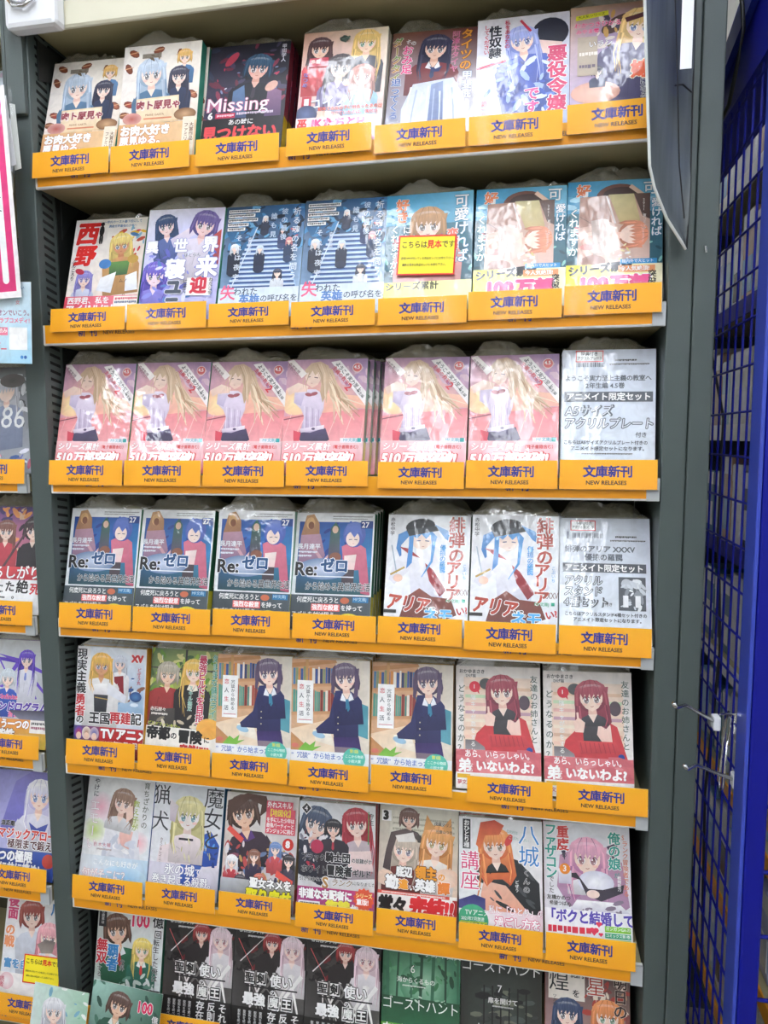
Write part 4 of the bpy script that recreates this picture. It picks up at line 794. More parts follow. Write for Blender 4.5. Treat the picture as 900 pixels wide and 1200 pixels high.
@cover('alone', '#d8382c')
def _(a, b):
    a.grad(0, 0, 106, 152, '#f2f2f4', '#f0f0f2', '#eef0f0', '#f0ecec')
    a.poly([(54, 44), (76, 50), (102, 76), (104, 120), (74, 104), (44, 84), (24, 80), (22, 70), (40, 58)], '#33373c', '#1e2226')
    a.poly([(32, 78), (60, 82), (84, 108), (78, 120), (34, 116), (28, 96)], '#e8b8a4', '#f0a88c'); a.poly([(22, 60), (34, 60), (40, 76), (24, 78)], '#3c4044'); a.scatter(24, 60, 100, 110, ['#2c3034', '#4a4e52'], 16, sz=9, el=.25, rot=35)
    a.fig(46, 34, 19, '#e89a5c', '#34383c', L=1.6, body=.4, bw=.8, seed=4, rot=-6, hair2='#d0603c', arms=0, eye='#8a6a3a'); a.poly([(28, 6), (46, 2), (58, 8), (52, 20), (34, 22), (28, 40), (22, 34)], '#d85a48', '#e8804c'); a.ell(64, 26, 4, 8, '#d84a48', rot=30)
    a.line([(30, 54), (26, 90), (22, 108)], 3, '#d8824c', taper=.6); a.poly([(0, 104), (20, 96), (34, 100), (34, 120), (0, 130)], '#3a3c78', '#5a5a98')
    a.text('DRESS', 62, 12, 5, '#b8ccc8', rot=8); a.text('こぼれる想い', 64, 20, 4.4, '#b8ccc8', rot=6)
    a.poly([(5, 3), (15, 3), (15, 40), (5, 40)], '#34343a'); a.text('おひとり様', 10, 4, 7.6, '#ffffff', vert=True, bold=.04, gap=.93)
    a.text('講座', 14, 42, 25, '#e0447c', vert=True, bold=-.004, out='#ffffff', ow=.05); a.text('八城', 89, 4, 27, '#2f8ad8', vert=True, bold=-.004, out='#ffffff', ow=.05); a.text('くんの', 86, 60, 8.6, '#3a3a40', vert=True, bold=.02, out='#fff', ow=.1, gap=1.2)
    a.text('どぜう', 74, 74, 5, '#fff', vert=True)
    bandbg(b, 114, '#f8eef2', '#f0d8e0', '#e4f2ea', '#f4e0e8'); b.y0 = 112
    b.ell(18, 128, 20, 20, '#4ab084', '#3aa078'); b.text('TVアニメ', 8, 114, 8, '#ffffff', bold=.02, sx=.9); b.text('2021年7月放送', 3, 123, 5.4, '#ffffff', bold=.02, sx=.86); b.rect(2, 129, 36, 137, '#c8e040'); b.text('現実主義勇者の', 3, 130, 5.2, '#2a6a30', bold=.04, sx=.94)
    b.text('私に「ひとり」の', 38, 107, 10.6, '#ffffff', bold=.04, out='#e05a8a', ow=.11, sx=.84); b.text('過ごし方を', 46, 120, 13.5, '#ffffff', bold=.04, out='#e05a8a', ow=.11, sx=.86)

@cover('daughter', '#b83040')
def _(a, b):
    a.grad(0, 0, 106, 152, '#eeeef2', '#ececf2', '#e6e6ee', '#eceaf0')
    a.poly([(20, 40), (40, 30), (70, 30), (96, 44), (104, 96), (84, 112), (30, 100), (16, 78)], '#c898b4', '#a884a8')
    a.fig(54, 42, 21, '#e4a8c0', '#f0eef4', L=1.4, body=.8, bw=1.2, seed=6, hair2='#a86c98', arms=0, eye='#a03a4c'); a.poly([(28, 30), (18, 24), (26, 46)], '#3a3450'); a.poly([(78, 26), (92, 20), (86, 46)], '#3a3450')
    a.ell(64, 70, 22, 14, '#fbfbfe', soft='#dcdcec'); a.poly([(20, 62), (44, 68), (52, 86), (70, 92), (96, 80), (98, 70), (72, 78), (54, 78), (40, 60)], '#2e2a36', '#443c4c'); a.ell(60, 84, 8, 5, '#f6dcd0'); a.poly([(18, 56), (34, 58), (34, 74), (18, 74)], '#f4f2f8', '#c8c4d8')
    a.poly([(40, 92), (90, 92), (104, 104), (30, 106)], '#ffffff', '#d0ccdc'); a.scatter(30, 90, 100, 108, ['#e8e4ee', '#8a7c90'], 12, sz=6)
    a.text('ファザコン', 9, 2, 15.5, '#3aa898', vert=True, bold=.03, out='#ffffff', ow=.08, gap=.86); a.text('でした', 9, 66, 6.8, '#444', vert=True, gap=1.05); a.text('重度', 24, 4, 15.5, '#d8403c', vert=True, bold=.03, out='#fff', ow=.08, gap=1.0); a.text('の', 22, 36, 7, '#555')
    a.text('俺の娘', 87, 8, 15.5, '#3aa898', vert=True, bold=.03, out='#ffffff', ow=.08, gap=1.0); a.text('が', 86, 56, 7, '#3aa898'); a.text('Sランク冒険者である', 100, 10, 7.4, '#e88a6a', vert=True, bold=.02, gap=1.02); a.text('戦闘能力', 92, 60, 4.6, '#fff', vert=True)
    a.ell(26, 56, 6.6, 6.6, '#f09030'); a.text('3', 23.4, 50.4, 10, '#ffffff', bold=.04); a.text('友橋かめつ', 3, 88, 6, '#333', bold=.03); a.text('希望つばめ', 6, 95, 5.4, '#444', bold=.03)
    bandbg(b, 104, '#fafafe', '#faf8fc'); b.y0 = 104
    b.text('「ボクと結婚して', 0, 104, 16.5, '#5a4ab8', bold=.04, sx=.84); b.scrib(4, 124, 52, 9, '#e03850', 3)
    for x, y, s_ in ((60, 126, 6), (66, 118, 4), (68, 130, 3)): b.ell(x-s_*.4, y, s_*.55, s_*.5, '#e83a5c', n=10); b.ell(x+s_*.4, y, s_*.55, s_*.5, '#e83a5c', n=10); b.poly([(x-s_*.9, y+.2), (x+s_*.9, y+.2), (x, y+s_*1.1)], '#e83a5c')
    b.rect(73, 120, 104, 127, '#8ad040'); b.rect(73, 128, 104, 134, '#3ab080'); b.rect(73, 135, 104, 142, '#8ad040'); b.text('ガンガンGAの', 74, 120.6, 4.6, '#ffffff', bold=.03); b.text('コミックス第1巻', 74, 128.6, 4.2, '#ffffff', bold=.03, sx=.95); b.text('絶賛発売中!', 74, 135.6, 5, '#f8f850', bold=.04)

@cover('hundred', '#2a7a60')
def _(a, b):
    a.grad(0, 0, 106, 152, '#c8c8c4', '#f0f0f0', '#c8dcd4', '#dcecec')
    a.fig(32, 34, 20, '#6a4838', '#2f6a50', short=1, body=4.6, bw=1.5, seed=2, skin='#f0c8ac', rot=-10, collar='#e8ecec', tie='#b83a3c', hair2='#3f2820')
    a.fig(74, 56, 14, '#ecd070', '#3a7a6a', L=1.8, body=3.6, bw=1.5, seed=4, collar='#f4f4f4', tie='#d84040', eye='#4a8a60', skin='#fae2d0')
    a.scatter(40, 90, 104, 118, ['#c8d8d0', '#6a9a8a', '#e0e8e8'], 18, sz=7)
    a.rect(2, 0, 14, 30, '#26262c'); a.text('その歯車は', 8, 2, 5, '#ddd', vert=True)
    a.text('100', 52, 1, 27, '#e02860', bold=.03, out='#ffffff', ow=.06, sx=.78); a.text('億', 88, 6, 18, '#26262c', bold=.03, out='#fff', ow=.07); a.text('回', 92, 26, 12, '#26262c', out='#fff', ow=.07); a.text('転生した俺は', 96, 38, 10, '#26262c', vert=True, out='#fff', ow=.07)
    a.text('無双', 10, 46, 18, '#d8283a', vert=True, bold=.04, out='#ffffff', ow=.08); a.text('する', 8, 84, 8, '#26262c', vert=True, out='#fff', ow=.1); a.text('覇者', 28, 52, 19, '#2f84c8', vert=True, bold=.04, out='#ffffff', ow=.08); a.text('世界', 44, 72, 8, '#26262c', vert=True, out='#fff', ow=.08)
    bandbg(b, 108, '#1e1e22', '#26262a'); b.text('この学校', 4, 109, 11, '#ffffff', bold=.04); b.ell(44, 118, 10, 9, '#d02a8a'); b.text('ヤリ', 36, 112, 14, '#f2e838', bold=.06); b.rect(70, 110, 92, 150, '#d02a90')

@cover('sword', '#26262a')
def _(a, b):
    a.grad(0, 0, 106, 152, '#17161a', '#141216', '#5a5858', '#6a6866', '#242024')
    a.scatter(0, 0, 106, 60, ['#0e0d12', '#2a2628', '#3c383a', '#6a1c24', '#0c0b0e'], 60, sz=9, seed=4)
    a.fig(56, 22, 12, '#a83438', '#2a2428', short=1, body=5.2, bw=1.8, seed=3, skin='#ecccc0', hair2='#6a1c20')
    a.fig(86, 28, 15, '#e8d0d8', '#eae4e8', L=2.6, body=2.8, seed=5, skin='#f6e2dc', eye='#b84a5c', hair2='#c0a0ac')
    for k in range(14): a.line([(random.Random(k).uniform(0, 106), 60), (random.Random(k+9).uniform(0, 106), 130)], random.Random(k).uniform(1, 6), ('#e8e4e2', '#6a6666', '#f4f2f0', '#8a8684')[k % 4], taper=.7)
    a.line([(10, 50), (50, 10)], 1.6, '#e8e4e8', taper=.7); a.line([(6, 20), (30, 60)], 1.2, '#d85a60', taper=.7)
    a.text('春日部タケル', 6, 5, 6.4, '#f2f2f2', bold=.02); a.scrib(20, 14, 44, 2.6, '#ddd')
    for k, ch in enumerate('聖剣'): a.rect(17+k*18, 61, 33+k*18, 79, '#17171a'); a.rect(18+k*18, 62, 32+k*18, 78, '#f4f4f2'); a.text(ch, 17.8+k*18, 62.6, 14.4, '#17171a', bold=.04)
    a.text('使い', 55, 62, 17, '#f6f6f6', bold=.04, out='#17171a', ow=.1); a.rect(20, 80, 96, 82, '#17171a'); a.text('の', 56, 82, 8, '#f6f6f6', bold=.04, out='#17171a', ow=.12); 
    a.text('最強', 16, 89, 17, '#f6f6f6', bold=.05, out='#17171a', ow=.1)
    for k, ch in enumerate('魔王'): a.rect(54+k*19, 90, 71+k*19, 108, '#f4f4f2'); a.rect(55+k*19, 91, 70+k*19, 107, '#17171a'); a.text(ch, 55+k*19, 91.6, 14.4, '#f4f4f2', bold=.03)
    bandbg(b, 109, '#1c1b1c', '#222022', '#161516')
    for k, t in enumerate(('それは剣か', '反則的', '存在')): b.text(t, 94-k*17, 111, 13, '#f0f0f0', vert=True)
    for k in range(5): b.text('聖剣を統べる者', 12+k*8, 113, 4.4, '#dcdcdc', vert=True)

def ghost(a, dark, n, sub):
    if dark:
        a.grad(0, 0, 106, 152, '#202826', '#1a201e', '#2a2826', '#3a3632', '#3c4440')
        a.scatter(20, 30, 100, 110, ['#4a5450', '#2c3432', '#6a6e60', '#14181a', '#3a3c3c'], 50, sz=10, seed=5, rot=0)
        for k in range(6): a.rect(30+k*11, 36, 32+k*11, 100, '#121616')
    else:
        a.grad(0, 0, 106, 152, '#2f6a4a', '#3f8064', '#1c5038', '#24603e', '#7ab894')
        a.ell(58, 48, 34, 30, '#9cc8ac', soft='#4a8a68'); a.scatter(0, 0, 106, 60, ['#3a7a50', '#2a6444', '#5a9a70', '#1c4a34'], 60, sz=7, seed=6)
        for k in range(7): x = 6+k*16; a.line([(x, 0), (x+random.Random(k).uniform(-4, 4), 110)], random.Random(k+2).uniform(2, 5), '#1f4a36' if k % 2 else '#356a50')
        a.rect(0, 66, 106, 110, '#1c4e34', '#2c6a48'); a.scatter(10, 60, 100, 70, ['#c8dccc', '#8ab89c'], 8, sz=3)
@cover('ghost6', '#1f6a44', '#7ac040')
def _(a, b):
    ghost(a, 0, 6, ''); a.text('小野不由美', 56, 1, 11, '#dfe8e0', sx=.95); a.text('6', 38, 22, 14, '#f4f8f4', bold=0); a.text('海からくるもの', 20, 40, 7.6, '#f2f6f2'); a.scrib(28, 50, 60, 2, '#dfe8e0')
    a.text('ゴーストハント', 0, 66, 17, '#f6faf6', bold=0, sx=.92, gap=.98); bandbg(b, 100, '#68b838', '#7ac444', '#58a830')
    b.text('古い信仰', 2, 100, 12, '#ffffff', bold=.05, out='#2a6a20', ow=.1); b.text('の残る', 49, 104, 7, '#ffffff', bold=.03, out='#2a6a20', ow=.1); b.text('土地', 74, 100, 12, '#fff', bold=.05, out='#2a6a20', ow=.1); b.text('怨霊に触れ', 4, 114, 11, '#f6f040', bold=.05)
@cover('ghost7', '#20282a', '#7ac040')
def _(a, b):
    ghost(a, 1, 7, ''); a.text('ゴーストハント', 0, 4, 17, '#f2f4f2', bold=0, sx=.92, gap=.98); a.text('7', 48, 32, 13, '#f4f4f4', bold=0); a.text('扉を開けて', 36, 50, 8, '#f0f0f0'); a.scrib(42, 60, 68, 2, '#ccc')
    a.text('小野不由美', 18, 84, 13, '#f0f2f0'); bandbg(b, 102, '#68b838', '#7ac444'); b.text('すべての謎が', 4, 104, 12, '#fff', bold=.05)

@cover('stars', '#c86a50')
def _(a, b):
    a.grad(0, 0, 106, 152, '#6a5050', '#5a4444', '#c8a0a0', '#d8b4a8')
    a.rect(4, 0, 50, 40, '#efe6dc'); a.scatter(50, 0, 106, 60, ['#c8a080', '#8a4a48', '#f0e0d0', '#b84a40'], 40, sz=8)
    a.fig(28, 58, 17, '#34466a', '#e8ecf4', L=1.2, body=3.0, seed=2, hair2='#20304c', tie='#3a6ab0')
    a.fig(78, 56, 18, '#e09058', '#3c6a90', L=2.0, body=3.0, seed=3, hair2='#b8643a', collar='#f4f4f4', eye='#4a8a60')
    a.text('煌', 4, 4, 27, '#26262c', bold=-.004); a.text('stars', 32, 4, 9, '#26262c'); a.text('星', 52, 8, 24, '#b8382c', bold=-.004, out='#f4ece4', ow=.05); a.text('明日の', 94, 2, 18, '#3a2424', vert=True, out='#e8d8cc', ow=.04); a.text('を', 34, 26, 10, '#26262c')
    a.text('ツカサ', 12, 34, 5, '#444', vert=True); a.scatter(0, 100, 106, 150, ['#f4e8e0', '#8ab0d0', '#e8b8a0'], 30, sz=8)

# neighbouring bay on the left
@cover('mech', '#8a8e90')
def _(a, b):
    a.grad(0, 0, 106, 152, '#3a3834', '#6a6e70', '#a8acb8', '#b8bcc8', '#8a8e94')
    a.scatter(0, 10, 106, 110, ['#5a5e62', '#c8ccd0', '#8a8e92', '#3c3e44', '#e8eaee'], 80, sz=9, seed=7)
    a.fig(52, 36, 17, '#c8c8d0', '#8a94b0', L=2, body=3.6, seed=4, face=0, rot=-8); a.ell(60, 20, 20, 10, '#3a3430', soft='#5a5450')
    a.text('86', 48, 50, 44, '#f2f4f4', bold=-.004, sx=.9); a.text('安里アサト', 6, 108, 7, '#fff')
    a.scatter(0, 118, 106, 140, ['#6a70b0', '#c86a80', '#e8e8f4', '#3a5a90'], 30, sz=7)
@cover('dark_hero', '#8a4a5c', '#d8dce0')
def _(a, b):
    a.grad(0, 0, 106, 152, '#6a5ab0', '#4a3c78', '#e88a50', '#c86a70', '#c87a90')
    a.scatter(0, 0, 106, 90, ['#f0a060', '#5a4a80', '#e8c0a0', '#8a3c50', '#3a2c3c'], 60, sz=9, seed=9)
    a.fig(40, 36, 14, '#8a5a50', '#c84a58', L=1.6, body=3.6, seed=4); a.fig(84, 34, 15, '#3a2a30', '#2c2830', short=1, body=3.6, seed=6); a.line([(38, 92), (70, 40), (100, 4)], 4, '#5a4048', taper=.4)
    a.rect(0, 86, 106, 106, '#d84a50', '#b83040'); a.text('よろしがり', 4, 84, 20, '#ffffff', out='#8a2030', ow=.05, sx=1.02)
    bandbg(b, 104, '#f4f4f4', '#f0f0f2'); b.text('た', 48, 106, 16, '#1c1c20', bold=.03); b.text('絶', 66, 104, 20, '#1c1c20', bold=.03); b.text('死', 88, 108, 17, '#d83a44', bold=.03); b.text('。', 60, 120, 12, '#222'); b.scrib(4, 112, 44, 3, '#555'); b.scrib(4, 120, 44, 3, '#555', 4); b.scrib(8, 128, 50, 3, '#555', 7)
@cover('purple', '#7a5ab8', '#e8902c')
def _(a, b):
    a.grad(0, 0, 106, 152, '#d0d4d8', '#d8dadd', '#c8ccd8', '#a8a8b8')
    for k in range(7): a.line([(50, 30), (50+60*math.cos(k), 50+34*math.sin(k*1.3)), (54+50*math.cos(k+.5), 66)], 7, '#5a38c0' if k % 2 else '#6e4ad0', taper=.8)
    a.fig(62, 28, 12, '#6644c8', '#e8e8f4', L=3.0, body=4.8, bw=1.5, seed=5, hair2='#3c2690', tie='#7a8ad0'); a.fig(34, 56, 12, '#c8d0d8', '#2c58c0', short=1, body=3.2, seed=6)
    a.text('<Infinite', 20, 76, 10, '#e8386c', bold=.03, out='#fff', ow=.07); a.text('デンドログラム', 8, 88, 14, '#5a3ca8', bold=.06, out='#ffffff', ow=.12, sk=.15, sx=.98); a.text('蒼白の', 40, 101, 9, '#e85a9a', bold=.04, out='#fff', ow=.1)
    a.poly([(40, 100), (106, 98), (106, 114), (60, 112)], '#3a3a4c', '#8a8aa0')
    bandbg(b, 112, '#e08a3a', '#e8a050', '#c85a2c', '#f0d860'); b.text('はもう一つの', 6, 112, 14, '#ffffff', bold=.05, out='#a8401c', ow=.1, sx=.86); b.text('可能性', 10, 126, 15, '#ffffff', bold=.06, out='#5a2a1c', ow=.12); b.rect(78, 112, 106, 130, '#f4f0ec'); b.scrib(80, 115, 104, 4, '#666'); b.scrib(80, 121, 104, 4, '#a05a70', 4)
@cover('arrow', '#5a5aa8', '#2c4a9a')
def _(a, b):
    a.grad(0, 0, 106, 152, '#8a88c8', '#a8a4e0', '#b8b8e0', '#dcdcf0')
    a.poly([(20, 50), (30, 16), (56, 0), (90, 2), (106, 30), (106, 80), (10, 90)], '#8a84d0', '#6a68b8')
    a.fig(72, 36, 21, '#e6e2f2', '#e8e6f4', L=1.8, body=2.6, bw=1.6, seed=7, eye='#4a80d0', hair2='#b8b0dc'); a.poly([(58, 72), (72, 80), (90, 72), (84, 90), (66, 90)], '#4a58b0', '#3a489a')
    a.text('遠距離', 12, 72, 8, '#222', bold=.07, out='#fff', ow=.12); a.text('マジックアロー', 8, 82, 16, '#d8443c', bold=.04, out='#ffffff', ow=.1, sx=.88); a.text('極限まで鍛え', 26, 97, 14, '#5a2a30', bold=.03, out='#ffffff', ow=.1, sx=.9)
    bandbg(b, 112, '#2f4a98', '#3a5ab0', '#20356c'); b.text('2つの極限', 4, 113, 17, '#ffffff', bold=.05, out='#1c2c60', ow=.09, sx=.86); b.text('に共に挑め!', 16, 130, 13, '#ffffff', bold=.05); b.ell(96, 124, 10, 10, '#c84a3a')
@cover('mask', '#c8506c', '#f0a0b0')
def _(a, b):
    a.grad(0, 0, 106, 152, '#f0e8e8', '#f4f0ec', '#e4ecf4', '#c8dcf0')
    a.fig(44, 30, 19, '#a04a40', '#d8dce8', short=1, body=3.6, seed=2, rot=-6, skin='#f6dccf', hair2='#7a2c28')
    a.fig(76, 58, 18, '#e8a8b0', '#f4f0f4', L=1.8, body=2.4, seed=4, hair2='#c87a8a'); a.poly([(58, 68), (72, 60), (88, 62), (84, 78), (66, 80)], '#7a706c', '#a89c94')
    a.text('後面', 12, 2, 18, '#d8487a', vert=True, bold=.05, out='#ffffff', ow=.08); a.text('の戦', 10, 44, 17, '#f09a6a', vert=True, bold=.05, out='#fff', ow=.08); a.text('川川', 76, 8, 18, '#4a8ac8', bold=.03)
    a.text('富を自在に操る', 4, 92, 14, '#5a9ad0', bold=.05, out='#ffffff', ow=.1, sx=1.0)
    bandbg(b, 112, '#fbf4f2', '#f4f4f6'); b.ell(12, 124, 12, 12, '#f4f0f0', soft='#e8c0c8'); b.text('読者', 4, 118, 8, '#c84a5c', vert=True)
@cover('plain_pale', '#d8d8dc')
def _(a, b):
    a.grad(0, 0, 106, 152, '#d8e4f0', '#e8eef4', '#c8d8e8', '#e0e4ec'); a.scatter(0, 0, 106, 140, ['#a8c0d8', '#f4f4f8', '#8aa0c0', '#d8c8d8'], 40, sz=9, seed=3); a.fig(60, 50, 16, '#8aa0c8', '#f0f0f4', L=1.5, seed=2)
    a.text('空の名残', 12, 8, 14, '#4a80b8', vert=True)

# ---------------------------------------------------------------- materials
M = {}
M['print'] = mat('glossy_print', None, rough=0.4, coat=0.8, coat_rough=0.05, coatbump=0.7, bscale=24, noise=0.14, nscale=55)
M['card'] = mat('card_print', None, rough=0.6, coat=0.12, coat_rough=0.08, coatbump=0.12, bscale=12)
M['flat'] = mat('plain_print', None, rough=0.55)
M['paper'] = mat('paper_edges', '#e9e2d2', rough=0.9, noise=0.06, nscale=300)
M['steel'] = mat('grey_green_painted_steel', '#4b5654', rough=0.42, noise=0.05, nscale=30, bump=0.05, bscale=400)
M['steel_dark'] = mat('dark_painted_steel', '#1c201f', rough=0.5, noise=0.06, nscale=20)
M['inner_shade'] = mat('painted_shade_black', '#111514', rough=0.6)  # near-black that stands in for shade on the inner side face
M['slot'] = mat('slot_black', '#0c0e0e', rough=0.9)
M['back'] = mat('olive_back_panel', '#45422f', rough=0.6, noise=0.08, nscale=14)
M['board'] = mat('shaded_ivory_steel', '#aca37c', rough=0.45, noise=0.03, nscale=12)  # ivory steel darkened, the shade under the boards is in the colour
M['ivory'] = mat('ivory_steel', '#dcd8c2', rough=0.45, noise=0.03, nscale=12)
M['lip'] = mat('white_rail', '#e8e8e4', rough=0.3, coat=0.4)
M['grey_plastic'] = mat('grey_plastic', '#b4b8ba', rough=0.35)
M['white_plastic'] = mat('white_plastic', '#eef0f4', rough=0.25, coat=0.5)
M['blue'] = mat('blue_powder_coat', '#0c1488', rough=0.5, coat=0.0, coat_rough=0.15, spec=0.25, noise=0.06, nscale=25)
M['blue_light'] = mat('paler_blue', '#3448b4', rough=0.4, coat=0.1)  # paler blue; on the frame post it imitates reflected light
M['chrome'] = mat('chrome', '#d8dadc', rough=0.16, metal=1.0)
M['black'] = mat('black_rubber', '#101214', rough=0.5)
M['wall'] = mat('wall_white', '#e6e6e2', rough=0.8, noise=0.02, bump=0.05, bscale=200)
M['floor'] = mat('floor_vinyl', '#8e887c', rough=0.35, noise=0.08, nscale=6)
M['ceil'] = mat('ceiling_white', '#ecece8', rough=0.9, noise=0.02, bump=0.1, bscale=60)
M['tube'] = mat('lit_tube', '#f4f8ff', emit=TUBE_STRENGTH)
M['fix'] = mat('fixture_white', '#e8e8e8', rough=0.4)
M['sleeve'] = film('crinkled_sleeve', '#d4d1c0', 0.24, rough=0.10, gl=0.9, bump=0.5, bscale=70)
M['acrylic'] = film('clear_acrylic', '#f4f4f4', 0.006, rough=0.06, gl=0.015, bump=0.0)
M['smoke'] = mat('smoky_laminate', '#60676a', rough=0.25, coat=0.7, coat_rough=0.12, noise=0.75, nscale=22, coatbump=0.9, bscale=30, stretch=(3.2, 1, .16))
M['edge_white'] = mat('pale_edge', '#d4d8d4', rough=0.4)

# ---------------------------------------------------------------- the room
def struct(name, x0, x1, y0, y1, z0, z1, m):
    return tag(MB().box(x0, x1, y0, y1, z0, z1).obj(name, m), kind='structure')
RX0, RX1, RY0, RY1, RZ = -2.6, 3.4, -4.6, 1.3, 2.72
struct('floor', RX0, RX1, RY0, RY1, -.05, 0, M['floor'])
struct('ceiling', RX0, RX1, RY0, RY1, RZ, RZ+.05, M['ceil'])
struct('wall_back', RX0, RX1, RY1, RY1+.05, 0, RZ, M['wall'])
struct('wall_front', RX0, RX1, RY0-.05, RY0, 0, RZ, M['wall'])
struct('wall_left', RX0-.05, RX0, RY0, RY1, 0, RZ, M['wall'])
struct('wall_right', RX1, RX1+.05, RY0, RY1, 0, RZ, M['wall'])
k = 0
for i, x in enumerate((-1.3, 0.18, 0.52, 0.86, 2.1)):
    for j, y in enumerate((-0.95, -2.2, -3.45)):
        e = empty('ceiling_light', (x, y, RZ))
        MB().box(-.09, .09, -.6, .6, -.03, 0).obj('housing', M['fix'], e)
        for dx in (-.04, .04): MB().tube([(dx, -.575, -.05), (dx, .575, -.05)], .015, 10).obj('tube', M['tube'], e)
        tag(e, '%s ceiling fluorescent light of the %s row from the shelf, two bare tubes' % (('leftmost', 'second from left', 'middle', 'second from right', 'rightmost')[i], ('nearest', 'middle', 'farthest')[j]), 'light', 'twin tube lights on the ceiling')

# ---------------------------------------------------------------- shelving
ZTOP = 1.9376
Z = [1.7437, 1.5455, 1.350, 1.1527, .9558, .7558, .5580, .36]
W = .7785; DEP = .20; BT = .026
def rail_strip(wd, spots):
    a = Art(int(wd*1000), 26)
    a.grad(0, 0, wd*1000, 23.5, '#fbb210', '#fbb210', '#f29c08', '#f29c08')
    for s_ in spots:
        a.text('新', s_, 5.5, 11, '#23308c', bold=.04); a.text('刊', s_+17, 5.5, 11, '#23308c', bold=.04)
        a.text('NEW RELEASES', s_+36, 8, 6.6, '#26283a', bold=.015)
    return a.mesh('rail_strip', M['card'])
strip_me = rail_strip(W-.006, (48, 338, 600))
strip_l = rail_strip(.59, (40, 250, 480))
def shelf_unit(x0, x1, label, strip, canopy=True):
    e = empty('bookshelf', (0, 0, 0))
    for i, z in enumerate(Z):
        b = MB().box(x0+.001, x1-.001, .0005, DEP, z+.002, z+BT-.0048).obj('shelf_board', M['board'], e)
        r = MB().prism([(-.0005, z), (-.004, z), (-.005, z+.0015), (-.005, z+BT), (-.0005, z+BT)], 0, x0+.001, x1-.001).obj('label_rail', M['lip'], b)
        s_ = link('yellow_strip', strip, b, (x0+.004, -.0054, z+BT))
        for xx in (x0+.001, x1-.015):
            MB().box(xx, xx+.014, -.0075, -.0048, z, z+BT).obj('rail_end', M['grey_plastic'], b) if xx > x0+.01 else None
    zt = 1.9346
    b = MB().box(x0+.001, x1-.001, .0005, DEP, zt+.0075, zt+.0265).obj('shelf_board', M['board'], e)
    MB().prism([(-.0005, zt), (-.004, zt), (-.006, zt+.003), (-.006, zt+.031), (-.0005, zt+.031)], 0, x0+.001, x1-.001).obj('front_lip', M['ivory'], b)
    bp = MB(); bp.box(x0, x1, DEP+.001, DEP+.006, .05, 2.1)
    for i in range(60): z = .1+i*.033; bp.box(x0+.01, x1-.01, DEP-.002, DEP+.001, z, z+.012)
    bp.obj('back_panel', M['back'], e)
    return tag(e, label, 'shelf')
main = shelf_unit(.0005, W, 'wide grey steel bookshelf with seven shelves of yellow label rails', strip_me)
left = shelf_unit(-.6295, -.0332, 'neighbouring grey bookshelf cut off at the left edge of the photo', strip_l)
MB().box(-.6285, -.0342, -.006, .0004, 1.963, 1.990).obj('label_rail', M['lip'], left)
link('yellow_strip', strip_l, left, (-.6285, -.0064, 1.990))
def post(name, x0, x1, y0=-.004, z1=2.3, parent=None, m='steel'):
    return MB().box(x0, x1, y0, DEP+.004, .02, z1, bev=.0015).obj(name, M[m], parent)
pl = post('side_post', -.0295, -.0005, parent=main)
MB().box(-.0325, -.0302+.0027, -.012, .03, 1.835, 2.3).obj('post_sleeve', M['steel'], pl)
MB().box(-.0275, -.003, -.012, -.0042, 1.835, 2.3, bev=.001).obj('post_sleeve', M['steel'], pl)
st = MB(); sp = MB()
z = .62
while z < 2.0:
    for y in (.009,):
        n = len(st.v)
        st.v += [(-.0004, y, z), (-.0004, y+.021, z-.0040), (-.0004, y+.021, z-.0078), (-.0004, y, z-.0038), (.0001, y, z), (.0001, y+.021, z-.0040), (.0001, y+.021, z-.0078), (.0001, y, z-.0038)]
        st.f += [(n, n+1, n+2, n+3), (n+4, n+5, n+6, n+7), (n, n+1, n+5, n+4), (n+2, n+3, n+7, n+6), (n+1, n+2, n+6, n+5), (n, n+3, n+7, n+4)]
    z += .0108
MB().box(-.0004, .0012, .036, DEP-.0025, .05, 1.9390).obj('side_shade_plate', M['inner_shade'], pl)  # added thin plate, paints the shade deep inside the left post
tag(st.obj('post_slots', M['slot'], pl), kind='stuff')
# dark triangular shelf brackets on the inner side of the left post
for z in [1.9346]+Z:
    MB().prism([(.045, z-.0005), (.085, z-.0005), (.06, z-.03), (.045, z-.05)] if z < 1.9 else [(.012, z-.0005), (.105, z-.0005), (.06, z-.035), (.012, z-.05)], 0, .0003, .0025).obj('shelf_bracket', M['steel_dark'], pl)
pr = post('side_post', W+.0005, W+.0265, parent=main)
pr2 = post('side_post', W+.0272, W+.0505, y0=-.006, parent=main)
MB().tube([(W+.036, -.0055, 1.63), (W+.037, -.009, 1.628), (W+.038, -.009, 1.621)], .0012, 6).obj('small_hook', M['chrome'], pr2)
# right hand side seen past the posts
MB().box(-.6295-.03, -.6300, -.004, DEP, .02, 2.3).obj('side_post', M['steel'], left)

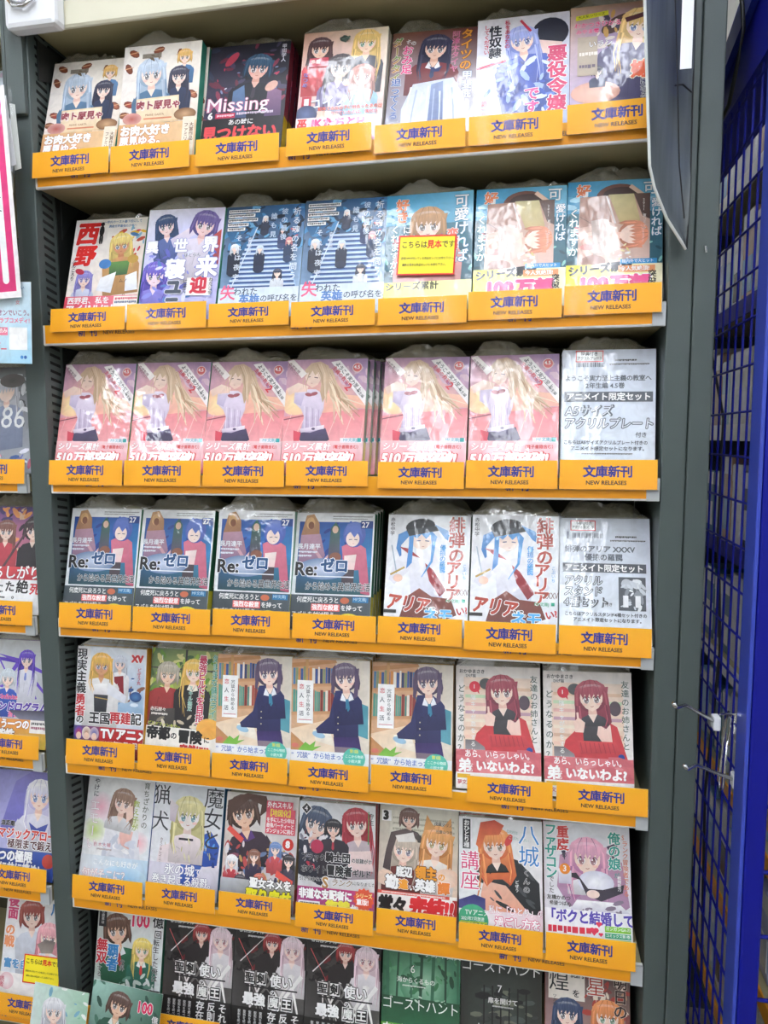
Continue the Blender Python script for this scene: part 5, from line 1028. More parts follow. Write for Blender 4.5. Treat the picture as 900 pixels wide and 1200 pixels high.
# canopy clamp and sign board on the top shelf
e = empty('canopy_clamp', (0, 0, 1.925))
MB().box(-.013, .058, -.030, -.0065, .002, .06, bev=.006).obj('clamp_body', M['white_plastic'], e)
MB().tube([(.012, -.031, .040), (.012, -.036, .040)], .012, 14).obj('clamp_boss', M['white_plastic'], e)
MB().tube([(.030, -.031, .044), (.030, -.038, .044)], .009, 14).obj('clamp_boss', M['white_plastic'], e)
MB().tube([(.030, -.0381, .044), (.030, -.0386, .044)], .0045, 12).obj('screw_hole', M['grey_plastic'], e)
MB().tube([(-.004, -.0315, .036), (.006, -.036, .024), (.020, -.037, .022), (.034, -.035, .030)], .0026, 8).obj('wire_loop', M['chrome'], e, smooth=True)
tag(e, 'white plastic clamp with round bosses at the top left end of the shelf', 'clamp')
e = empty('sign_board', (0, 0, 0))
MB().box(.024, .070, .045, .055, 1.959, 2.06).obj('board', M['grey_plastic'], e)
MB().tube([(.052, .044, 1.999), (.060, .044, 1.990)], .0012, 6).obj('black_mark', M['black'], e)
tag(e, 'grey sign board standing behind the white clamp on the top shelf', 'sign')

# ---------------------------------------------------------------- books
def crumple(wd, seed, hmax=.036, dep=.014):
    rr = random.Random(seed); nx = 20; mb = MB(); prof = []
    a, b_, c_ = rr.uniform(0, 6), rr.uniform(0, 6), rr.uniform(.7, 1.1)
    rows = 7
    for j in range(rows):
        t = j/(rows-1)
        for i in range(nx+1):
            u = i/nx; env = max(0, math.sin(math.pi*min(1, max(0, (u-.04)/.92))))**.55
            h = hmax*env*(.62+.22*math.sin(5*u+a)+.16*math.sin(11*u+b_))*c_
            zz = math.sin(math.pi*t)**.8*h+rr.uniform(-1, 1)*.0034*(0 < j < rows-1)
            yy = -.0006+t*(dep+.0012)+math.sin(math.pi*t)*.008*math.sin(3*u+b_)+rr.uniform(-1, 1)*.002*(0 < j < rows-1)
            yy = min(max(yy, -.0005), .0155)
            mb.v.append((.001+u*(wd-.002)+rr.uniform(-1, 1)*.0015*(0 < i < nx)*(0 < j < rows-1), yy, .1512+min(max(zz, .0006), .0200+.001*math.sin(i*2.1+j))))
    for j in range(rows-1):
        for i in range(nx): q = j*(nx+1)+i; mb.f.append((q, q+1, q+nx+2, q+nx+1))
    return mb.mesh('plastic_sleeve', M['sleeve'])
SLEEVES = [crumple(.106, s_) for s_ in (1, 2, 3, 4, 5)]
BT_ = .0135
def shell_add(a, spine, y_split, low, t=BT_, wd=None):
    """jacket: spine at the right, back board, thin fore edge"""
    wd = wd or a.w; h = a.h; n = len(a.v); s1 = hx(spine)
    def q(pts, c):
        k = len(a.v); a.v += pts; a.f.append((k, k+1, k+2, k+3)); a.c += [c]*4
    X = wd/1000; H_ = -h/1000
    q([(X, 0, 0), (X, t, 0), (X, t, H_), (X, 0, H_)], s1)
    if low != spine: q([(X+.0002, 0, -y_split/1000), (X+.0002, t, -y_split/1000), (X+.0002, t, H_), (X+.0002, 0, H_)], hx(low))
    q([(0, t, 0), (X, t, 0), (X, t, H_), (0, t, H_)], s1)
    q([(0, 0.0002, 0), (X, 0.0002, 0), (X, 0.0002, H_), (0, 0.0002, H_)], s1)
    q([(X-.0006, 0, 0), (X, 0, 0), (X, t, 0), (X-.0006, t, 0)], s1)
MESH = {}
PAGES = MB().box(.0006, .1052, .0006, BT_-.0006, .0012, .1508).mesh('page_block', M['paper'])
def cover_mesh(key):
    if key in MESH: return MESH[key]
    c = COV[key]; a = c['front']; b = c['band']
    ys = getattr(b, 'y0', 108) if b else 108
    shell_add(a, c['spine'], ys, c['spine_low'])
    m1 = a.mesh('cover', M['print']); m2 = None
    if b: m2 = b.mesh('paper_band', M['print'])
    MESH[key] = (m1, m2, max(a.n, 1)*Art.STEP); return MESH[key]
NB = 0
BOOKS = []
def book(key, x, y, z, tilt, roll, label, group, cat='book', name='paperback_book', sleeve=True, rotz=0.0, desc=None):
    global NB
    m1, m2, dz = cover_mesh(key); NB += 1
    e = empty(name, (x, y, z), (R(-tilt), R(-roll), rotz))
    link('cover', m1, e, (0, 0, .152)); link('page_block', PAGES, e)
    if m2: link('paper_band', m2, e, (0, -dz-.0001, .152))
    if sleeve: link('plastic_sleeve', SLEEVES[NB % 5], e)
    tag(e, label, cat, group)
    if len(label.split()) > 16: print('LONG', label)
    return e
def copy_tree(o, parent=None):
    c = o.copy(); C.objects.link(c)
    if parent: c.parent = parent
    for ch in list(o.children): copy_tree(ch, c)
    return c
ORD = ['first', 'second', 'third', 'fourth', 'fifth', 'sixth', 'seventh']
SH = ['top shelf', 'second shelf', 'third shelf', 'fourth shelf', 'fifth shelf', 'sixth shelf', 'lowest visible shelf']
# (x, y, tilt, roll) of every front copy
POS = [[(0.0028, 0, 15.9, -1.2), (0.1136, 0, 10.9, -1.0), (0.2237, 0.0053, 15.9, -1.2), (0.3481, 0.0018, 15.1, -1.4), (0.4565, 0.0088, 19.0, -1.4), (0.5636, 0.0083, 16.4, -0.1), (0.6700, 0.0083, 15.6, -0.3)],
[(0.0193, 0.0087, 16.2, -0.8), (0.1339, 0, 14.4, -1.5), (0.2417, 0.0044, 14.9, -0.7), (0.3493, 0.0038, 14.3, -0.6), (0.4559, 0.0023, 14.5, 0.3), (0.5629, 0.0026, 15.2, -0.7), (0.6692, 0.0058, 14.1, -1.0)],
[(0.0029, -0.0008, 14.1, -0.7), (0.1093, 0.0027, 14.0, -0.7), (0.2157, 0.0008, 15.9, -0.7), (0.3229, 0, 15.0, -0.3), (0.4507, 0, 16.2, -0.5), (0.5594, 0, 15.4, 0.0), (0.6677, 0.005, 11.6, -0.6)],
[(0.0041, -.0008, 14.1, -0.0), (0.1105, 0, 15.2, -0.2), (0.2251, -.0008, 12.7, -0.3), (0.3315, 0, 16.6, 0.2), (0.4545, 0, 17.4, -0.1), (0.5624, 0, 14.8, -0.4), (0.6705, 0, 18.2, 0.2)],
[(0.0106, 0, 9.1, -0.0), (0.1172, 0.0034, 12.0, -1.0), (0.2236, 0, 9.4, 0.8), (0.3300, 0, 8.7, 1.0), (0.4365, 0.0018, 11.5, 0.6), (0.5475, 0.005, 13.2, 1.6), (0.6575, 0.0057, 12.2, 1.7)],
[(0.003, 0.0068, 15.4, -0.0), (0.1108, 0.0069, 15.2, 0.2), (0.2235, 0, 15.7, 0.4), (0.3354, 0, 11.7, 1.2), (0.4435, 0.0085, 12.9, 0.6), (0.5531, 0.0002, 11.8, 1.5), (0.6618, 0.0048, 13.9, 1.9)],
[(0.0150, 0.006, 13, 0.6), (0.1245, 0.006, 13, 0.6), (0.2315, 0.006, 13, 0.6), (0.3385, 0.006, 13, 0.6), (0.4475, 0.006, 13, 0.6), (0.5545, 0.006, 13, 0.6), (0.6650, 0.006, 13, 0.6)]]
KEY = [['meat', 'meat', 'missing', 'four', 'tights', 'villain', 'bride'],
['nishino', 'raid', 'stairs', 'stairs', 'kawaii', 'kawaii2', 'kawaii2'],
['sunset']*6+['plateset'],
['rezero']*4+['aria']*2+['standset'],
['realist', 'empire', 'library', 'library', 'library', 'sister', 'sister'],
['emo', 'witch', 'dungeon', 'knight', 'lord', 'alone', 'daughter'],
['hundred', 'sword', 'sword', 'sword', 'ghost6', 'ghost7', 'stars']]
DESC = {'meat': 'white cover with a silver-haired girl and a grilled-meat plate', 'missing': 'dark cover with a black-haired man and large white latin title', 'four': 'pastel cover crowded with four girls', 'tights': 'red-brown cover with a girl in a red blazer',
'villain': 'lilac-white cover with a blue figure and big pink title', 'bride': 'purple cover with a blonde in a headband and red title', 'nishino': 'white cover with a huge red two-character title', 'raid': 'lavender cover with large white scattered title characters',
'stairs': 'blue cover with small figures on a staircase', 'kawaii': 'teal cover with a brown-haired girl in a pink blazer', 'kawaii2': 'teal cover with a brown colour card under its film', 'sunset': 'pink sunset cover with a long-haired girl',
'plateset': 'pale grey set box with an acrylic-plate notice', 'rezero': 'blue cover, blue-haired figure in pink hood, 27', 'aria': 'white cover with a blue-haired figure in a dark cap', 'standset': 'pale grey set box with an acrylic-stand notice and small dark picture',
'realist': 'white cover with a blonde in white and a red band', 'empire': 'green forest cover with a red-coated figure and a blonde', 'library': 'cover with a short-haired student in a navy blazer before bookcases', 'sister': 'cream cover with a red-haired woman in a red knit sweater',
'emo': 'washed-out white cover with pink and green blooms', 'witch': 'pale cover with a blonde holding a blue glove', 'dungeon': 'crowded cover with a brown-haired youth and red title boxes', 'knight': 'cover with number 4 and three heads over a magenta band',
'lord': 'beige cover with number 3 and a fox-eared blonde', 'alone': 'white cover with an orange-haired girl resting on her knees', 'daughter': 'pale cover with a pink-haired girl hugging a pillow', 'hundred': 'white cover with a brown-haired youth and pink 100 title',
'sword': 'black and silver cover with boxed sword title', 'ghost6': 'green forest cover with number 6', 'ghost7': 'dark interior cover with number 7', 'stars': 'red-brown cover with a blue-haired and an orange-haired head'}
NBACK = [[2, 3, 3, 3, 3, 3, 3], [3]*7, [3, 3, 3, 4, 3, 3, 3], [3]*7, [2, 3, 3, 3, 3, 3, 3], [3]*7, [2]*7]
SHORT = {'meat': 'grilled meat', 'missing': 'dark latin-title', 'four': 'four-girl', 'tights': 'red blazer', 'villain': 'lilac pink-title', 'bride': 'purple blonde', 'nishino': 'huge red title', 'raid': 'lavender', 'stairs': 'blue staircase',
'kawaii': 'teal noticed', 'kawaii2': 'teal brown-card', 'sunset': 'pink sunset', 'plateset': 'pale grey', 'rezero': 'blue pink-hood', 'aria': 'white dark-cap', 'standset': 'pale grey', 'realist': 'white and red-band', 'empire': 'green forest', 'library': 'navy blazer library',
'sister': 'red sweater', 'emo': 'washed-out white', 'witch': 'blue glove', 'dungeon': 'crowded brown-haired', 'knight': 'magenta band', 'lord': 'fox-eared blonde', 'alone': 'orange-haired', 'daughter': 'pink-haired pillow', 'hundred': 'pink 100', 'sword': 'black silver sword',
'ghost6': 'green forest number 6', 'ghost7': 'dark number 7', 'stars': 'red-brown two-head'}
for i in range(7):
    for k in range(7):
        key = KEY[i][k]; x, y, t, r_ = POS[i][k]; same = KEY[i].count(key)
        box = key in ('plateset', 'standset')
        kind = 'set box' if box else 'paperback'
        if same > 1:
            nth = KEY[i][:k+1].count(key)
            lab = '%s of %d front copies, %s' % (ORD[nth-1], same, DESC[key])
            short = '%s %s %s' % (ORD[nth-1], SHORT[key], kind)
        else:
            lab = 'front %s, %s' % (kind, DESC[key]); short = '%s %s' % (SHORT[key], kind)
        # the lift keeps a rolled book's lower corner on the board
        lift = max(0, -r_)*.00185
        o = book(key, x, y, Z[i]+BT+lift+.0002, t, r_, lab, 'front copies, '+DESC[key], cat='box' if box else 'book', name='set_box' if box else 'paperback_book')
        pitch = (BT_+.0032)/math.cos(R(t))
        for q in range(NBACK[i][k]):
            c = copy_tree(o)
            jx = 0.0 if (i, k) != (2, 3) else .0045*(q+1)
            if (i, k) in ((0, 1),): jx = .0022*(q+1)
            c.location = (min(x+jx, W-.107), y+pitch*(q+1), o.location.z)
            for ch in c.children:
                if ch.name.startswith('plastic_sleeve'): ch.data = SLEEVES[(k+q+i) % 5]
            c['label'] = '%s spare copy behind the %s, %s' % (ORD[q], short, SH[i])
            if len(c['label'].split()) > 16: print('LONG', c['label'])
            c['group'] = 'spare copies standing in rows behind the front books'

# left bay
LEFT = [(2, 'mech', -.034, 'grey machine cover with big white number 86'), (3, 'dark_hero', -.035, 'violet and orange cover with two fighters and a red stripe'), (4, 'purple', -.036, 'pale cover with a figure of flowing purple hair'),
        (5, 'arrow', -.036, 'violet cover with a silver-haired girl and red title'), (6, 'mask', -.034, 'pale cover with a red-haired youth and a masked pink-haired girl'), (0, 'plain_pale', -.038, 'pale blue cover at the very left edge')]
for i, key, xr, d in LEFT:
    o = book(key, xr-.106, .004, Z[i]+BT+.0002, 14, .5 if i > 3 else 0, '%s, paperback on neighbouring shelf' % d, 'front books on the neighbouring shelf')
    for q in range(2):
        c = copy_tree(o); c.location.y += .0174*(q+1); c['label'] = '%s copy behind: %s, neighbouring shelf' % (ORD[q], d); c['group'] = 'spare copies on the neighbouring shelf'
    if i in (4, 5):
        c = copy_tree(o); c.location.x -= .109; c['label'] = 'paperback left of the front one with %s' % d.replace('pale cover with a', '').replace('violet cover with a', ''); c['group'] = 'front books on the neighbouring shelf'

# ---------------------------------------------------------------- yellow cards
def card_mesh():
    a = Art(105, 33); a.grad(0, 0, 105, 33, '#fbb610', '#fbb610', '#f8a806', '#f8a806', '#fbb00a')
    a.text('文庫新刊', 25.5, 6.5, 13.6, '#232e90', bold=.042); a.text('NEW RELEASES', 28.5, 22.4, 6.3, '#26262e', bold=.04, sx=1.03)
    k = len(a.v); a.v += [(0, .0004, 0), (.105, .0004, 0), (.105, .0004, -.033), (0, .0004, -.033)]; a.f.append((k, k+1, k+2, k+3)); a.c += [hx('#f6f0dc')]*4
    return a.mesh('card', M['card'])
CARD = card_mesh()
p_ = MB(); p_.box(-.0015, .1065, -.0016, -.0006, -.0345, .0015)
PANE = p_.mesh('clear_pane', M['acrylic'])
p_ = MB(); p_.box(-.0015, .1065, .0010, .0020, -.0345, .0015); p_.box(-.0015, .1065, -.0006, .0010, -.0345, -.0337)
HOLD = p_.mesh('clear_back', M['acrylic'])
CARDS = [[(0.001, 0.109, 0.01, 0.034), (0.111, 0.108, 0.009, 0.034), (0.226, 0.108, 0.008, 0.034), (0.342, 0.105, 0.011, 0.034), (0.449, 0.107, 0.006, 0.034), (0.558, 0.105, 0.006, 0.034), (0.666, 0.108, 0.009, 0.034)],
[(0.016, 0.108, 0.015, 0.031), (0.125, 0.110, 0.014, 0.034), (0.237, 0.106, 0.014, 0.03), (0.344, 0.106, 0.01, 0.032), (0.452, 0.107, 0.009, 0.033), (0.559, 0.107, 0.011, 0.034), (0.667, 0.106, 0.013, 0.034)],
[(0.002, 0.109, 0.011, 0.034), (0.112, 0.109, 0.011, 0.034), (0.223, 0.110, 0.011, 0.034), (0.334, 0.106, 0.013, 0.032), (0.451, 0.106, 0.011, 0.033), (0.558, 0.107, 0.012, 0.034), (0.666, 0.109, 0.012, 0.035)],
[(0.006, 0.109, 0.014, 0.035), (0.116, 0.112, 0.014, 0.034), (0.23, 0.107, 0.015, 0.035), (0.339, 0.110, 0.016, 0.033), (0.450, 0.106, 0.016, 0.034), (0.557, 0.110, 0.013, 0.036), (0.669, 0.106, 0.014, 0.035)],
[(0.006, 0.106, 0.018, 0.035), (0.115, 0.107, 0.018, 0.036), (0.223, 0.107, 0.017, 0.034), (0.331, 0.107, 0.016, 0.034), (0.44, 0.105, 0.02, 0.034), (0.562, 0.105, 0.017, 0.033), (0.67, 0.107, 0.018, 0.034)],
[(0.005, 0.11, 0.019, 0.034), (0.118, 0.105, 0.022, 0.034), (0.227, 0.104, 0.024, 0.032), (0.336, 0.107, 0.021, 0.033), (0.446, 0.105, 0.026, 0.034), (0.553, 0.106, 0.021, 0.034), (0.661, 0.108, 0.02, 0.036)],
[(0.003, .106, .018, .034), (0.118, 0.106, 0.024, 0.034), (0.227, 0.106, 0.022, 0.034), (0.336, 0.106, 0.020, 0.034), (0.446, 0.106, 0.022, 0.034), (0.553, 0.106, 0.02, 0.034), (0.661, 0.106, 0.02, 0.034)]]
rr = random.Random(5)
def card(x, zb, wd, h, label, group, rz=0):
    t = 7
    e = empty('card_holder', (x+.0008, -.0125-.0, zb+h), (R(-t), R(rz), 0))
    e.location.y = -.0076-(h)*math.sin(R(t))*0 - .0005
    # hang so that the foot stands just before the rail
    e.location.y = -.0125+h*math.sin(R(t))+.0005
    s_ = (wd-.0016)/.105
    for nm, me in (('card', CARD), ('clear_pane', PANE), ('clear_back', HOLD)):
        o = link(nm, me, e); o.scale = (s_, 1, h/.034)
    return tag(e, label, 'price card', group)
for i in range(7):
    for k in range(7):
        x, wd, dz, h = CARDS[i][k]
        rz = 0 if i not in (0,) else rr.uniform(-.6, .3)
        card(x, Z[i]+dz, wd, h, 'yellow card in a clear holder, %s from left on the %s' % (ORD[k], SH[i]), 'yellow new-release cards along the shelf edges', rz)
for i, xr in ((2, -.0325), (3, -.0325), (4, -.034), (5, -.034), (6, -.031), (0, -.034), (1, -.034)):
    for q in range(2):
        card(xr-.107-.109*q, Z[i]+(.012, .013, .012, .014, .018, .02, .016)[i], .106, .034, 'yellow card in holder, %s from right, neighbouring bay, %s' % (ORD[q], SH[i]), 'yellow new-release cards of the neighbouring bay')

# sample notices
def sample_sign(name, x, y, z, rx, ry, wd, h, label):
    a = Art(66, 44); a.rect(0, 0, 66, 44, '#e02018'); a.rect(1.8, 1.8, 64.2, 42.2, '#fbe82a')
    a.text('こちらは', 3.5, 6, 8.6, '#111', bold=.03, sx=.88); a.text('見本', 33, 5.4, 9.6, '#e02018', bold=.06, sx=.88); a.text('です', 49.6, 6, 8.6, '#111', bold=.03, sx=.88)
    a.text('透明OPPが付いている商品をレジにお持ち下さい。', 4, 24, 3.2, '#111', bold=.02, sx=.86); a.text('最新の見本は商品をレジにお持ち下さい。', 6, 31, 3.2, '#111', bold=.02, sx=.86)
    for k_ in (0,):
        n = len(a.v); a.v += [(0, .0004, 0), (.066, .0004, 0), (.066, .0004, -.044), (0, .0004, -.044)]; a.f.append((n, n+1, n+2, n+3)); a.c += [hx('#f4f0e0')]*4
    o = link(name, a.mesh(name, M['card']), None, (x, y, z), (R(rx), R(ry), 0)); o.scale = (wd/.066, 1, h/.044)
    return tag(o, label, 'sign')
bx = POS[1][4]; t = R(bx[2]); hh = .098
sample_sign('sample_notice', bx[0]+.017, bx[1]+hh*math.sin(t)-.0042, Z[1]+BT+hh*math.cos(t), -bx[2], 1.8, .070, .051, 'yellow notice with a red border stuck on the teal-covered paperback')
t = R(14); hh = .072
sample_sign('sample_notice', -.034-.066, .004+hh*math.sin(t)-.0042, Z[6]+BT+hh*math.cos(t), -14, -1.0, .062, .040, 'yellow notice with a red border at the lower left corner of the photo')

# ---------------------------------------------------------------- leaflets at the lower left
def leaflet(name, x, y, z, rx, ry, rz, f, w_, h_, label, cat='leaflet', m='print'):
    a = Art(w_, h_); f(a); n = len(a.v); X, Hh = w_/1000, h_/1000
    a.v += [(0, .0006, 0), (X, .0006, 0), (X, .0006, -Hh), (0, .0006, -Hh), (0, 0.0001, 0), (X, .0001, 0), (X, .0001, -Hh), (0, .0001, -Hh)]
    a.f += [(n, n+1, n+2, n+3), (n, n+1, n+5, n+4), (n+2, n+3, n+7, n+6), (n+1, n+2, n+6, n+5), (n, n+3, n+7, n+4)]; a.c += [hx('#f0f0f0')]*8
    o = link(name, a.mesh(name, M[m]), None, (x, y, z), (R(rx), R(ry), R(rz))); return tag(o, label, cat)
def lf1(a):
    a.grad(0, 0, a.w, a.h, '#cfe4dc', '#a8d0b8', '#e8f0f0', '#8ab89c'); a.scatter(0, 0, a.w, a.h, ['#8ac0a0', '#f0f4f0', '#7ab0c8'], 30, sz=6, seed=3)
    a.fig(34, 34, 16, '#d8d8dc', '#f4f4f8', L=1.2, body=3, seed=2, tie='#d85060', rot=-6, hair2='#a8a8b4')
def lf2(a):
    a.grad(0, 0, a.w, a.h, '#a8d0c4', '#3a6a58', '#2a5a48', '#1f4c3c'); a.scatter(0, 0, a.w, a.h, ['#4a7a68', '#2a5044', '#7ab0a0'], 26, sz=7, seed=5)
    a.fig(42, 28, 16, '#5a4038', '#2a5a48', short=1, body=4, seed=7, rot=10, collar='#e8ecec', tie='#b83a40', skin='#f0ccb0')
    a.text('100', 68, 12, 20, '#e02860', bold=.04, out='#ffffff', ow=.08, sx=.8); a.text('億', 92, 30, 10, '#f4f4f4', bold=.03, out='#223', ow=.1); a.text('無双', 76, 46, 14, '#d8283a', vert=True, bold=.04, out='#fff', ow=.1); a.text('覇者', 92, 46, 14, '#2f84c8', vert=True, bold=.04, out='#fff', ow=.1)
leaflet('leaflet', -.034, -.046, .668, -12, 3, 0, lf1, 84, 110, 'upright pale green leaflet with a silver-haired schoolgirl, lower left')
leaflet('leaflet', .050, -.034, .676, -12, 4, 0, lf2, 104, 110, 'dark green leaflet with a youth and pink 100 beside the pale green leaflet')

# ---------------------------------------------------------------- posters on the left post
def pink(a):
    a.rect(0, 0, a.w, a.h, '#fbf4f6'); a.grad(0, 8, a.w-6, a.h-8, '#e8308c', '#e8207c', '#d81e70', '#e01c74')
    a.rect(a.w-24, 100, a.w-15, a.h-22, '#fbfbfc'); a.ell(a.w-19.5, a.h-22, 4.5, 4.5, '#fbfbfc'); a.ell(a.w-19.5, 100, 4.5, 4.5, '#fbfbfc'); a.rect(a.w-48, 60, a.w-26, 126, '#fbfbfc')
    a.text('全国アニメイト', a.w-21, a.h-186, 9.5, '#1a1a1e', vert=True, bold=.03, gap=1.35); a.rect(10, 40, a.w-60, a.h-40, '#fbd8e6'); a.rect(12, 60, a.w-64, 120, '#e8408c')
    a.text('新刊発売中', 40, 130, 16, '#d81e70', vert=True, bold=.05)
leaflet('pink_poster', -.149, -.052, 1.846, 0, 0, 0, pink, 148, 252, 'tall pink poster with white border hanging at the upper left edge', 'poster', 'print')
bpy.data.objects['pink_poster'].rotation_euler.y = R(-2)
def qr(a):
    a.grad(0, 0, a.w, a.h, '#eef4f8', '#d8ecf6', '#c8e8f6', '#a8dcf4'); a.text('楽しい', a.w-26, 5, 4.4, '#2a88b8', bold=.04, sx=1.3)
    a.text('女', a.w-22, 22, 6, '#e88a9a', bold=.02); a.text('ニズオンでいこう。', a.w-62, 34, 8, '#a06a8a', bold=.04, sx=.9); a.text('社畜ラブコメディ!', a.w-60, 44, 7, '#f06a90', bold=.05, sx=1.02)
    a.rect(a.w-66, 56, a.w-34, 66, '#f07a98'); a.text('試し読み', a.w-60, 57, 6.4, '#fff', bold=.03); a.rect(a.w-32, 56, a.w-6, 84, '#ffffff'); a.text('今すぐ', a.w-60, 74, 5.4, '#f06a80', bold=.04); a.line([(a.w-44, 83), (a.w-36, 83)], 1.4, '#e84060')
    a.ell(a.w-14, 93, 2.2, 2.2, '#3a88d0'); a.ell(a.w-9, 93, 2.2, 2.2, '#2a68b8')
leaflet('pale_flyer', -.088, -.044, 1.6235, 0, 0, 0, qr, 104, 101, 'pale blue flyer hanging below the pink poster on the left post', 'flyer', 'print')
bpy.data.objects['pale_flyer'].rotation_euler.y = R(2.5)
e = empty('paper_tag', (0, 0, 0))
MB().prism([(-.018, 1.84), (-.008, 1.845), (.001, 1.762), (-.012, 1.76)], 1, -.040, -.0392).obj('tag_sheet', M['white_plastic'], e)
MB().prism([(-.008, 1.838), (-.001, 1.836), (.0035, 1.760), (-.006, 1.758)], 1, -.034, -.0332).obj('tag_sheet', M['edge_white'], e)
tag(e, 'two narrow white paper tags behind the pink poster edge on the post', 'tag')
pv = MB(); pv.prism([(-.03, 1.85), (.006, 1.85), (.012, 1.60), (-.03, 1.60)], 1, -.0485, -.0480)
tag(pv.obj('poster_film', M['acrylic']), 'clear plastic film hanging behind the pink poster on the post', 'sheet')

# ---------------------------------------------------------------- smoky hanging panel, upper right
def hang():
    out = [(0.7337, 1.95), (0.7345, 1.8592), (0.7424, 1.7608), (0.747, 1.694), (0.7534, 1.6751), (0.7692, 1.6489), (0.7924, 1.6214), (0.7935, 1.6908), (0.7925, 1.785), (0.7915, 1.95)]
    def Y(x): return -.030-.055*max(0, (.792-x)/.058)**1.3
    e = empty('hanging_panel', (0, 0, 0)); mb = MB(); n = 14
    zs = [1.95-(1.95-1.6214)*i/40 for i in range(41)]
    def span(z):
        xs = []
        for i in range(len(out)):
            (xa, za), (xb, zb) = out[i], out[(i+1) % len(out)]
            if (za-z)*(zb-z) <= 0 and za != zb: xs.append(xa+(xb-xa)*(z-za)/(zb-za))
        return (min(xs), max(xs)) if xs else (.7924, .7925)
    for side in (0, .0012):
        for z in zs:
            a_, b_ = span(z)
            for i in range(n+1): x = a_+(b_-a_)*i/n; mb.v.append((x, Y(x)+side+.0015*math.sin(z*40+i*.5), z))
    q = (n+1)*41
    for s_ in (0, q):
        for j in range(40):
            for i in range(n): k_ = s_+j*(n+1)+i; mb.f.append((k_, k_+1, k_+n+2, k_+n+1))
    mb.obj('panel_sheet', M['smoke'], e, smooth=True)
    edge = [(x-.0006, Y(x)-.0005+.0015*math.sin(z*40), z) for x, z in out[:7]]
    MB().tube(edge, .0016, 6).obj('pale_edge', M['edge_white'], e)
    MB().tube([(x, Y(x), z) for x, z in out[6:]], .0009, 6).obj('dark_edge', M['black'], e)
    MB().box(.7725, .7835, -.068, -.0672, 1.786, 1.95).obj('white_label', M['white_plastic'], e)
    MB().tube([(.7700, -.060, 1.7745), (.7780, -.056, 1.7765), (.7900, -.036, 1.777)], .0009, 6).obj('wire_clip', M['black'], e)
    MB().tube([(.762, -.066, 1.95), (.766, -.064, 1.86), (.772, -.060, 1.78), (.778, -.052, 1.70), (.787, -.040, 1.65)], .0007, 6).obj('crease_line', M['black'], e)
    tag(e, 'smoky hanging plastic panel with pale edge and pointed foot, upper right', 'sign panel')
hang()

# ---------------------------------------------------------------- blue wire rack
GX = .868
e = empty('wire_rack', (0, 0, 0))
y = -.066+.022; ys = []
y = -.030
while y < .42:
    MB().tube([(GX, y, .25), (GX, y, 1.83)], .0014, 6).obj('upright_wire', M['blue'], e); ys.append(y); y += .031
z = .30
while z < 1.82:
    MB().tube([(GX-.0034, -.05, z), (GX-.0034, .42, z)], .0014, 6).obj('cross_wire', M['blue'], e); z += .05
MB().box(GX-.004, GX+.017, -.080, -.044, .02, 1.90, bev=.003).obj('frame_post', M['blue'], e)
MB().box(GX-.0085, GX-.0042, -.080, -.044, .02, 1.90, bev=.0015).obj('post_sheen_strip', M['blue_light'], e)  # paler strip that paints the reflected band along the post
MB().box(GX-.004, GX+.030, .42, .45, .02, 1.86).obj('frame_post', M['blue'], e)
hb = MB().prism([(.44, 1.8156), (-.20, 1.8156), (-.20, 1.99), (.0119, 1.9133), (.1833, 1.874), (.44, 1.815+.02)], 0, GX-.004, GX+.004).obj('header_board', M['blue'], e)
hb2 = MB().prism([(.44, 1.842), (.1833, 1.8745), (.0588, 1.910), (-.20, 1.995), (-.20, 1.975), (.0119, 1.884), (.1833, 1.855), (.44, 1.826)], 0, GX-.012, GX-.0045).obj('header_trim', M['blue_light'], e)
MB().box(GX+.005, GX+.05, -.20, .44, 1.816, 1.828).obj('top_tray', M['blue'], e)
# front wires of the rack, right of the post
for k_ in range(10): MB().tube([(GX+.0172, -.060, .35+k_*.075), (1.25, -.060, .35+k_*.075)], .0022, 6).obj('cross_wire', M['blue'], e)
MB().box(1.25, 1.28, -.08, -.045, .02, 1.9).obj('frame_post', M['blue'], e)
tag(e, 'royal blue wire mesh rack with slanted header board right of the shelf', 'rack')
# black cable
tag(MB().tube([(.842, .02, 2.2), (.8475, .02, 2.06), (.850, .02, 1.98), (.846, .02, 1.94), (.8435, .02, 1.91), (.849, .02, 1.885), (.8515, .02, 1.86), (.849, .03, 1.83), (.849, .06, 1.80), (.8585, .465, 1.78), (.90, .475, 1.72), (.93, .36, 1.45), (.915, .30, 1.28), (.92, .28, 1.10), (.912, .30, .86), (.92, .30, .5)], .0022, 8).obj('power_cable', M['black'], smooth=True), 'black cable running down between the grey post and blue mesh', 'cable')
# chrome hooks
def hookset(x0, z0, x1, y1, z1, label):
    h = empty('display_hook', (0, 0, 0))
    MB().tube([(x0, -.100, z0+.006), (x0+.004, -.096, z0), (x0+.018, -.07, z0-.006), (x1, y1, z1)], .0021, 8).obj('hook_arm', M['chrome'], h, smooth=True)
    MB().box(x1-.004, x1+.004, y1-.007, y1+.007, z1-.008, z1+.008, bev=.0015).obj('clip', M['white_plastic'], h)
    MB().tube([(x1+.004, y1, z1+.010), (GX-.0035, y1+.002, z1+.010), (GX-.0035, y1+.002, z1-.012)], .0016, 6).obj('back_wire', M['chrome'], h)
    return tag(h, label, 'hook')
hookset(.783, 1.142, .844, -.022, 1.101, 'upper chrome display hook with a white clip on the blue mesh')
hookset(.796, 1.076, .864, -.034, 1.040, 'lower chrome display hook with a white clip on the blue mesh')
lp = MB(); lp.tube([(.858, -.022, 1.075), (.860, -.020, 1.105), (.8585, -.016, 1.112), (.857, -.012, 1.100), (.853, -.010, 1.030), (.854, -.013, 1.016), (.856, -.018, 1.022), (.857, -.022, 1.080)], .0014, 8)
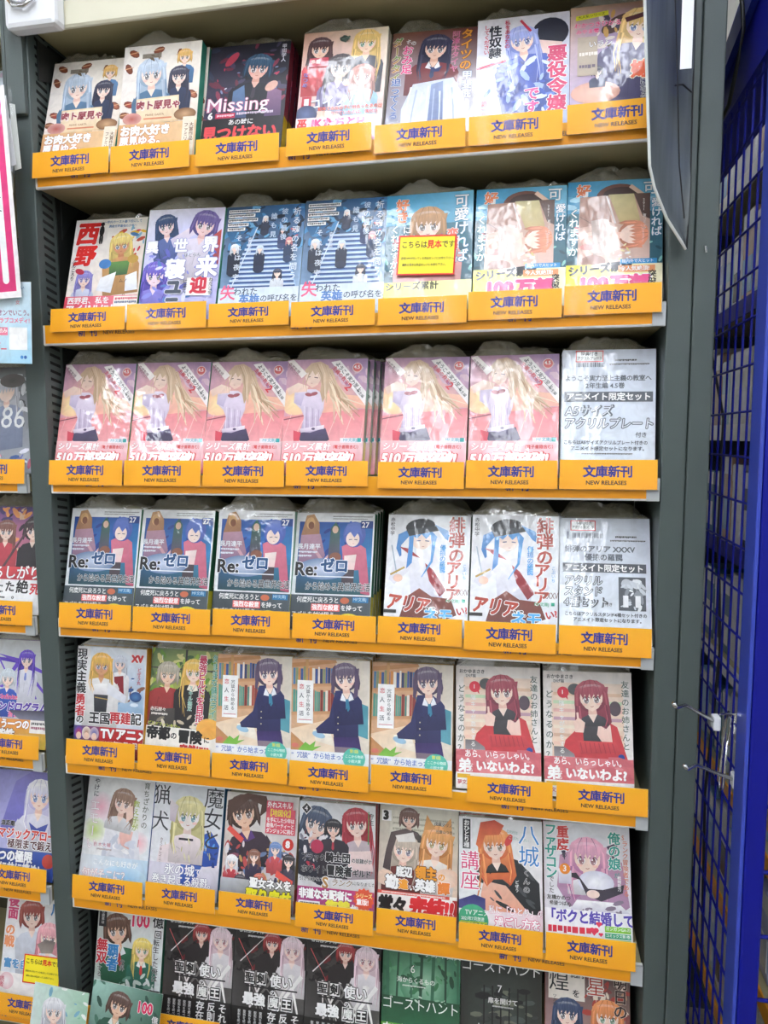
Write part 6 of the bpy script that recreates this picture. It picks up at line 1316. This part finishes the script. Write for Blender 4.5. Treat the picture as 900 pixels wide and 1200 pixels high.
tag(lp.obj('wire_hanger', M['chrome'], smooth=True), 'long narrow chrome wire hanger dangling between the two hooks', 'hanger')

# ---------------------------------------------------------------- stock shelf behind the mesh
e = empty('stock_shelf', (0, 0, 0))
SX = 1.0
SZ = [.34, .56, .78, 1.0, 1.22, 1.44, 1.66, 1.88]
for i, z in enumerate(SZ):
    b = MB().box(SX, SX+.20, -.03, .90, z-.018, z).obj('shelf_board', M['board'], e)
    MB().box(SX-.0035, SX-.0005, -.03, .90, z-.026, z+.004).obj('front_rail', mat('orange_rail', '#f0a020', rough=.4) if i < 3 else M['lip'] if i % 2 else M['blue'], b)
MB().box(SX+.2005, SX+.206, -.03, .90, .05, 2.15).obj('back_panel', M['back'], e)
for y in (.901,): MB().box(SX, SX+.2, y, y+.009, .02, 2.15).obj('side_panel', M['steel'], e)
tag(e, 'deep stock shelf seen through the blue mesh at the right', 'shelf')
rr = random.Random(21)
cols = [('white', '#f4f8fc'), ('pale blue', '#c0dcf4'), ('dark teal', '#3c7088'), ('tan', '#c8a486'), ('grey', '#b8c4cc'), ('silver', '#e0e8f0'), ('black', '#23262a'), ('lilac', '#b8bce4'), ('sky blue', '#8ab8e0'), ('cream', '#f0ead8')]
PM = {c: mat('pack_'+c.replace(' ', '_'), h_, rough=.35, coat=.8, coat_rough=.06, noise=.35, nscale=30, coatbump=.5, bscale=40) for c, h_ in cols}
PB = {}
for z_i, z in enumerate(SZ):
    y = .10; k_ = 0; used = {}
    while y < .80:
        wd = rr.choice((.05, .06, .075)); h_ = rr.choice((.14, .15, .165, .13)); c = rr.choice(cols)[0]
        p = empty('goods_pack', (SX+.012, y, z+.0003))
        key = (c, wd, h_)
        if key not in PB:
            PB[key] = (MB().box(0, .09, 0, wd-.006, 0, h_, bev=.002).mesh('pack_body', PM[c]), MB().box(-.0012, .0, .003, wd-.009, h_*.78, h_-.003).mesh('header_label', PM['white']), MB().box(-.0012, 0, .006, wd-.014, h_*.12, h_*.5).mesh('front_picture', PM[cols[(len(c)+int(h_*1000)) % 10][0]]))
        for nm, me in zip(('pack_body', 'header_label', 'front_picture'), PB[key]): link(nm, me, p)
        used[c] = used.get(c, 0)+1
        tag(p, '%s goods pack, %s from near end, %s stock shelf behind mesh' % (c, ['first', 'second', 'third', 'fourth', 'fifth', 'sixth', 'seventh', 'eighth', 'ninth', 'tenth', 'eleventh', 'twelfth', 'thirteenth', 'fourteenth', 'fifteenth'][k_], ['lowest', 'second lowest', 'third lowest', 'fourth lowest', 'fourth highest', 'third highest', 'second highest', 'highest'][z_i]), 'pack', 'goods packs on the stock shelf')
        y += wd; k_ += 1

bpy.data.objects.remove(_to); bpy.data.curves.remove(_tc)
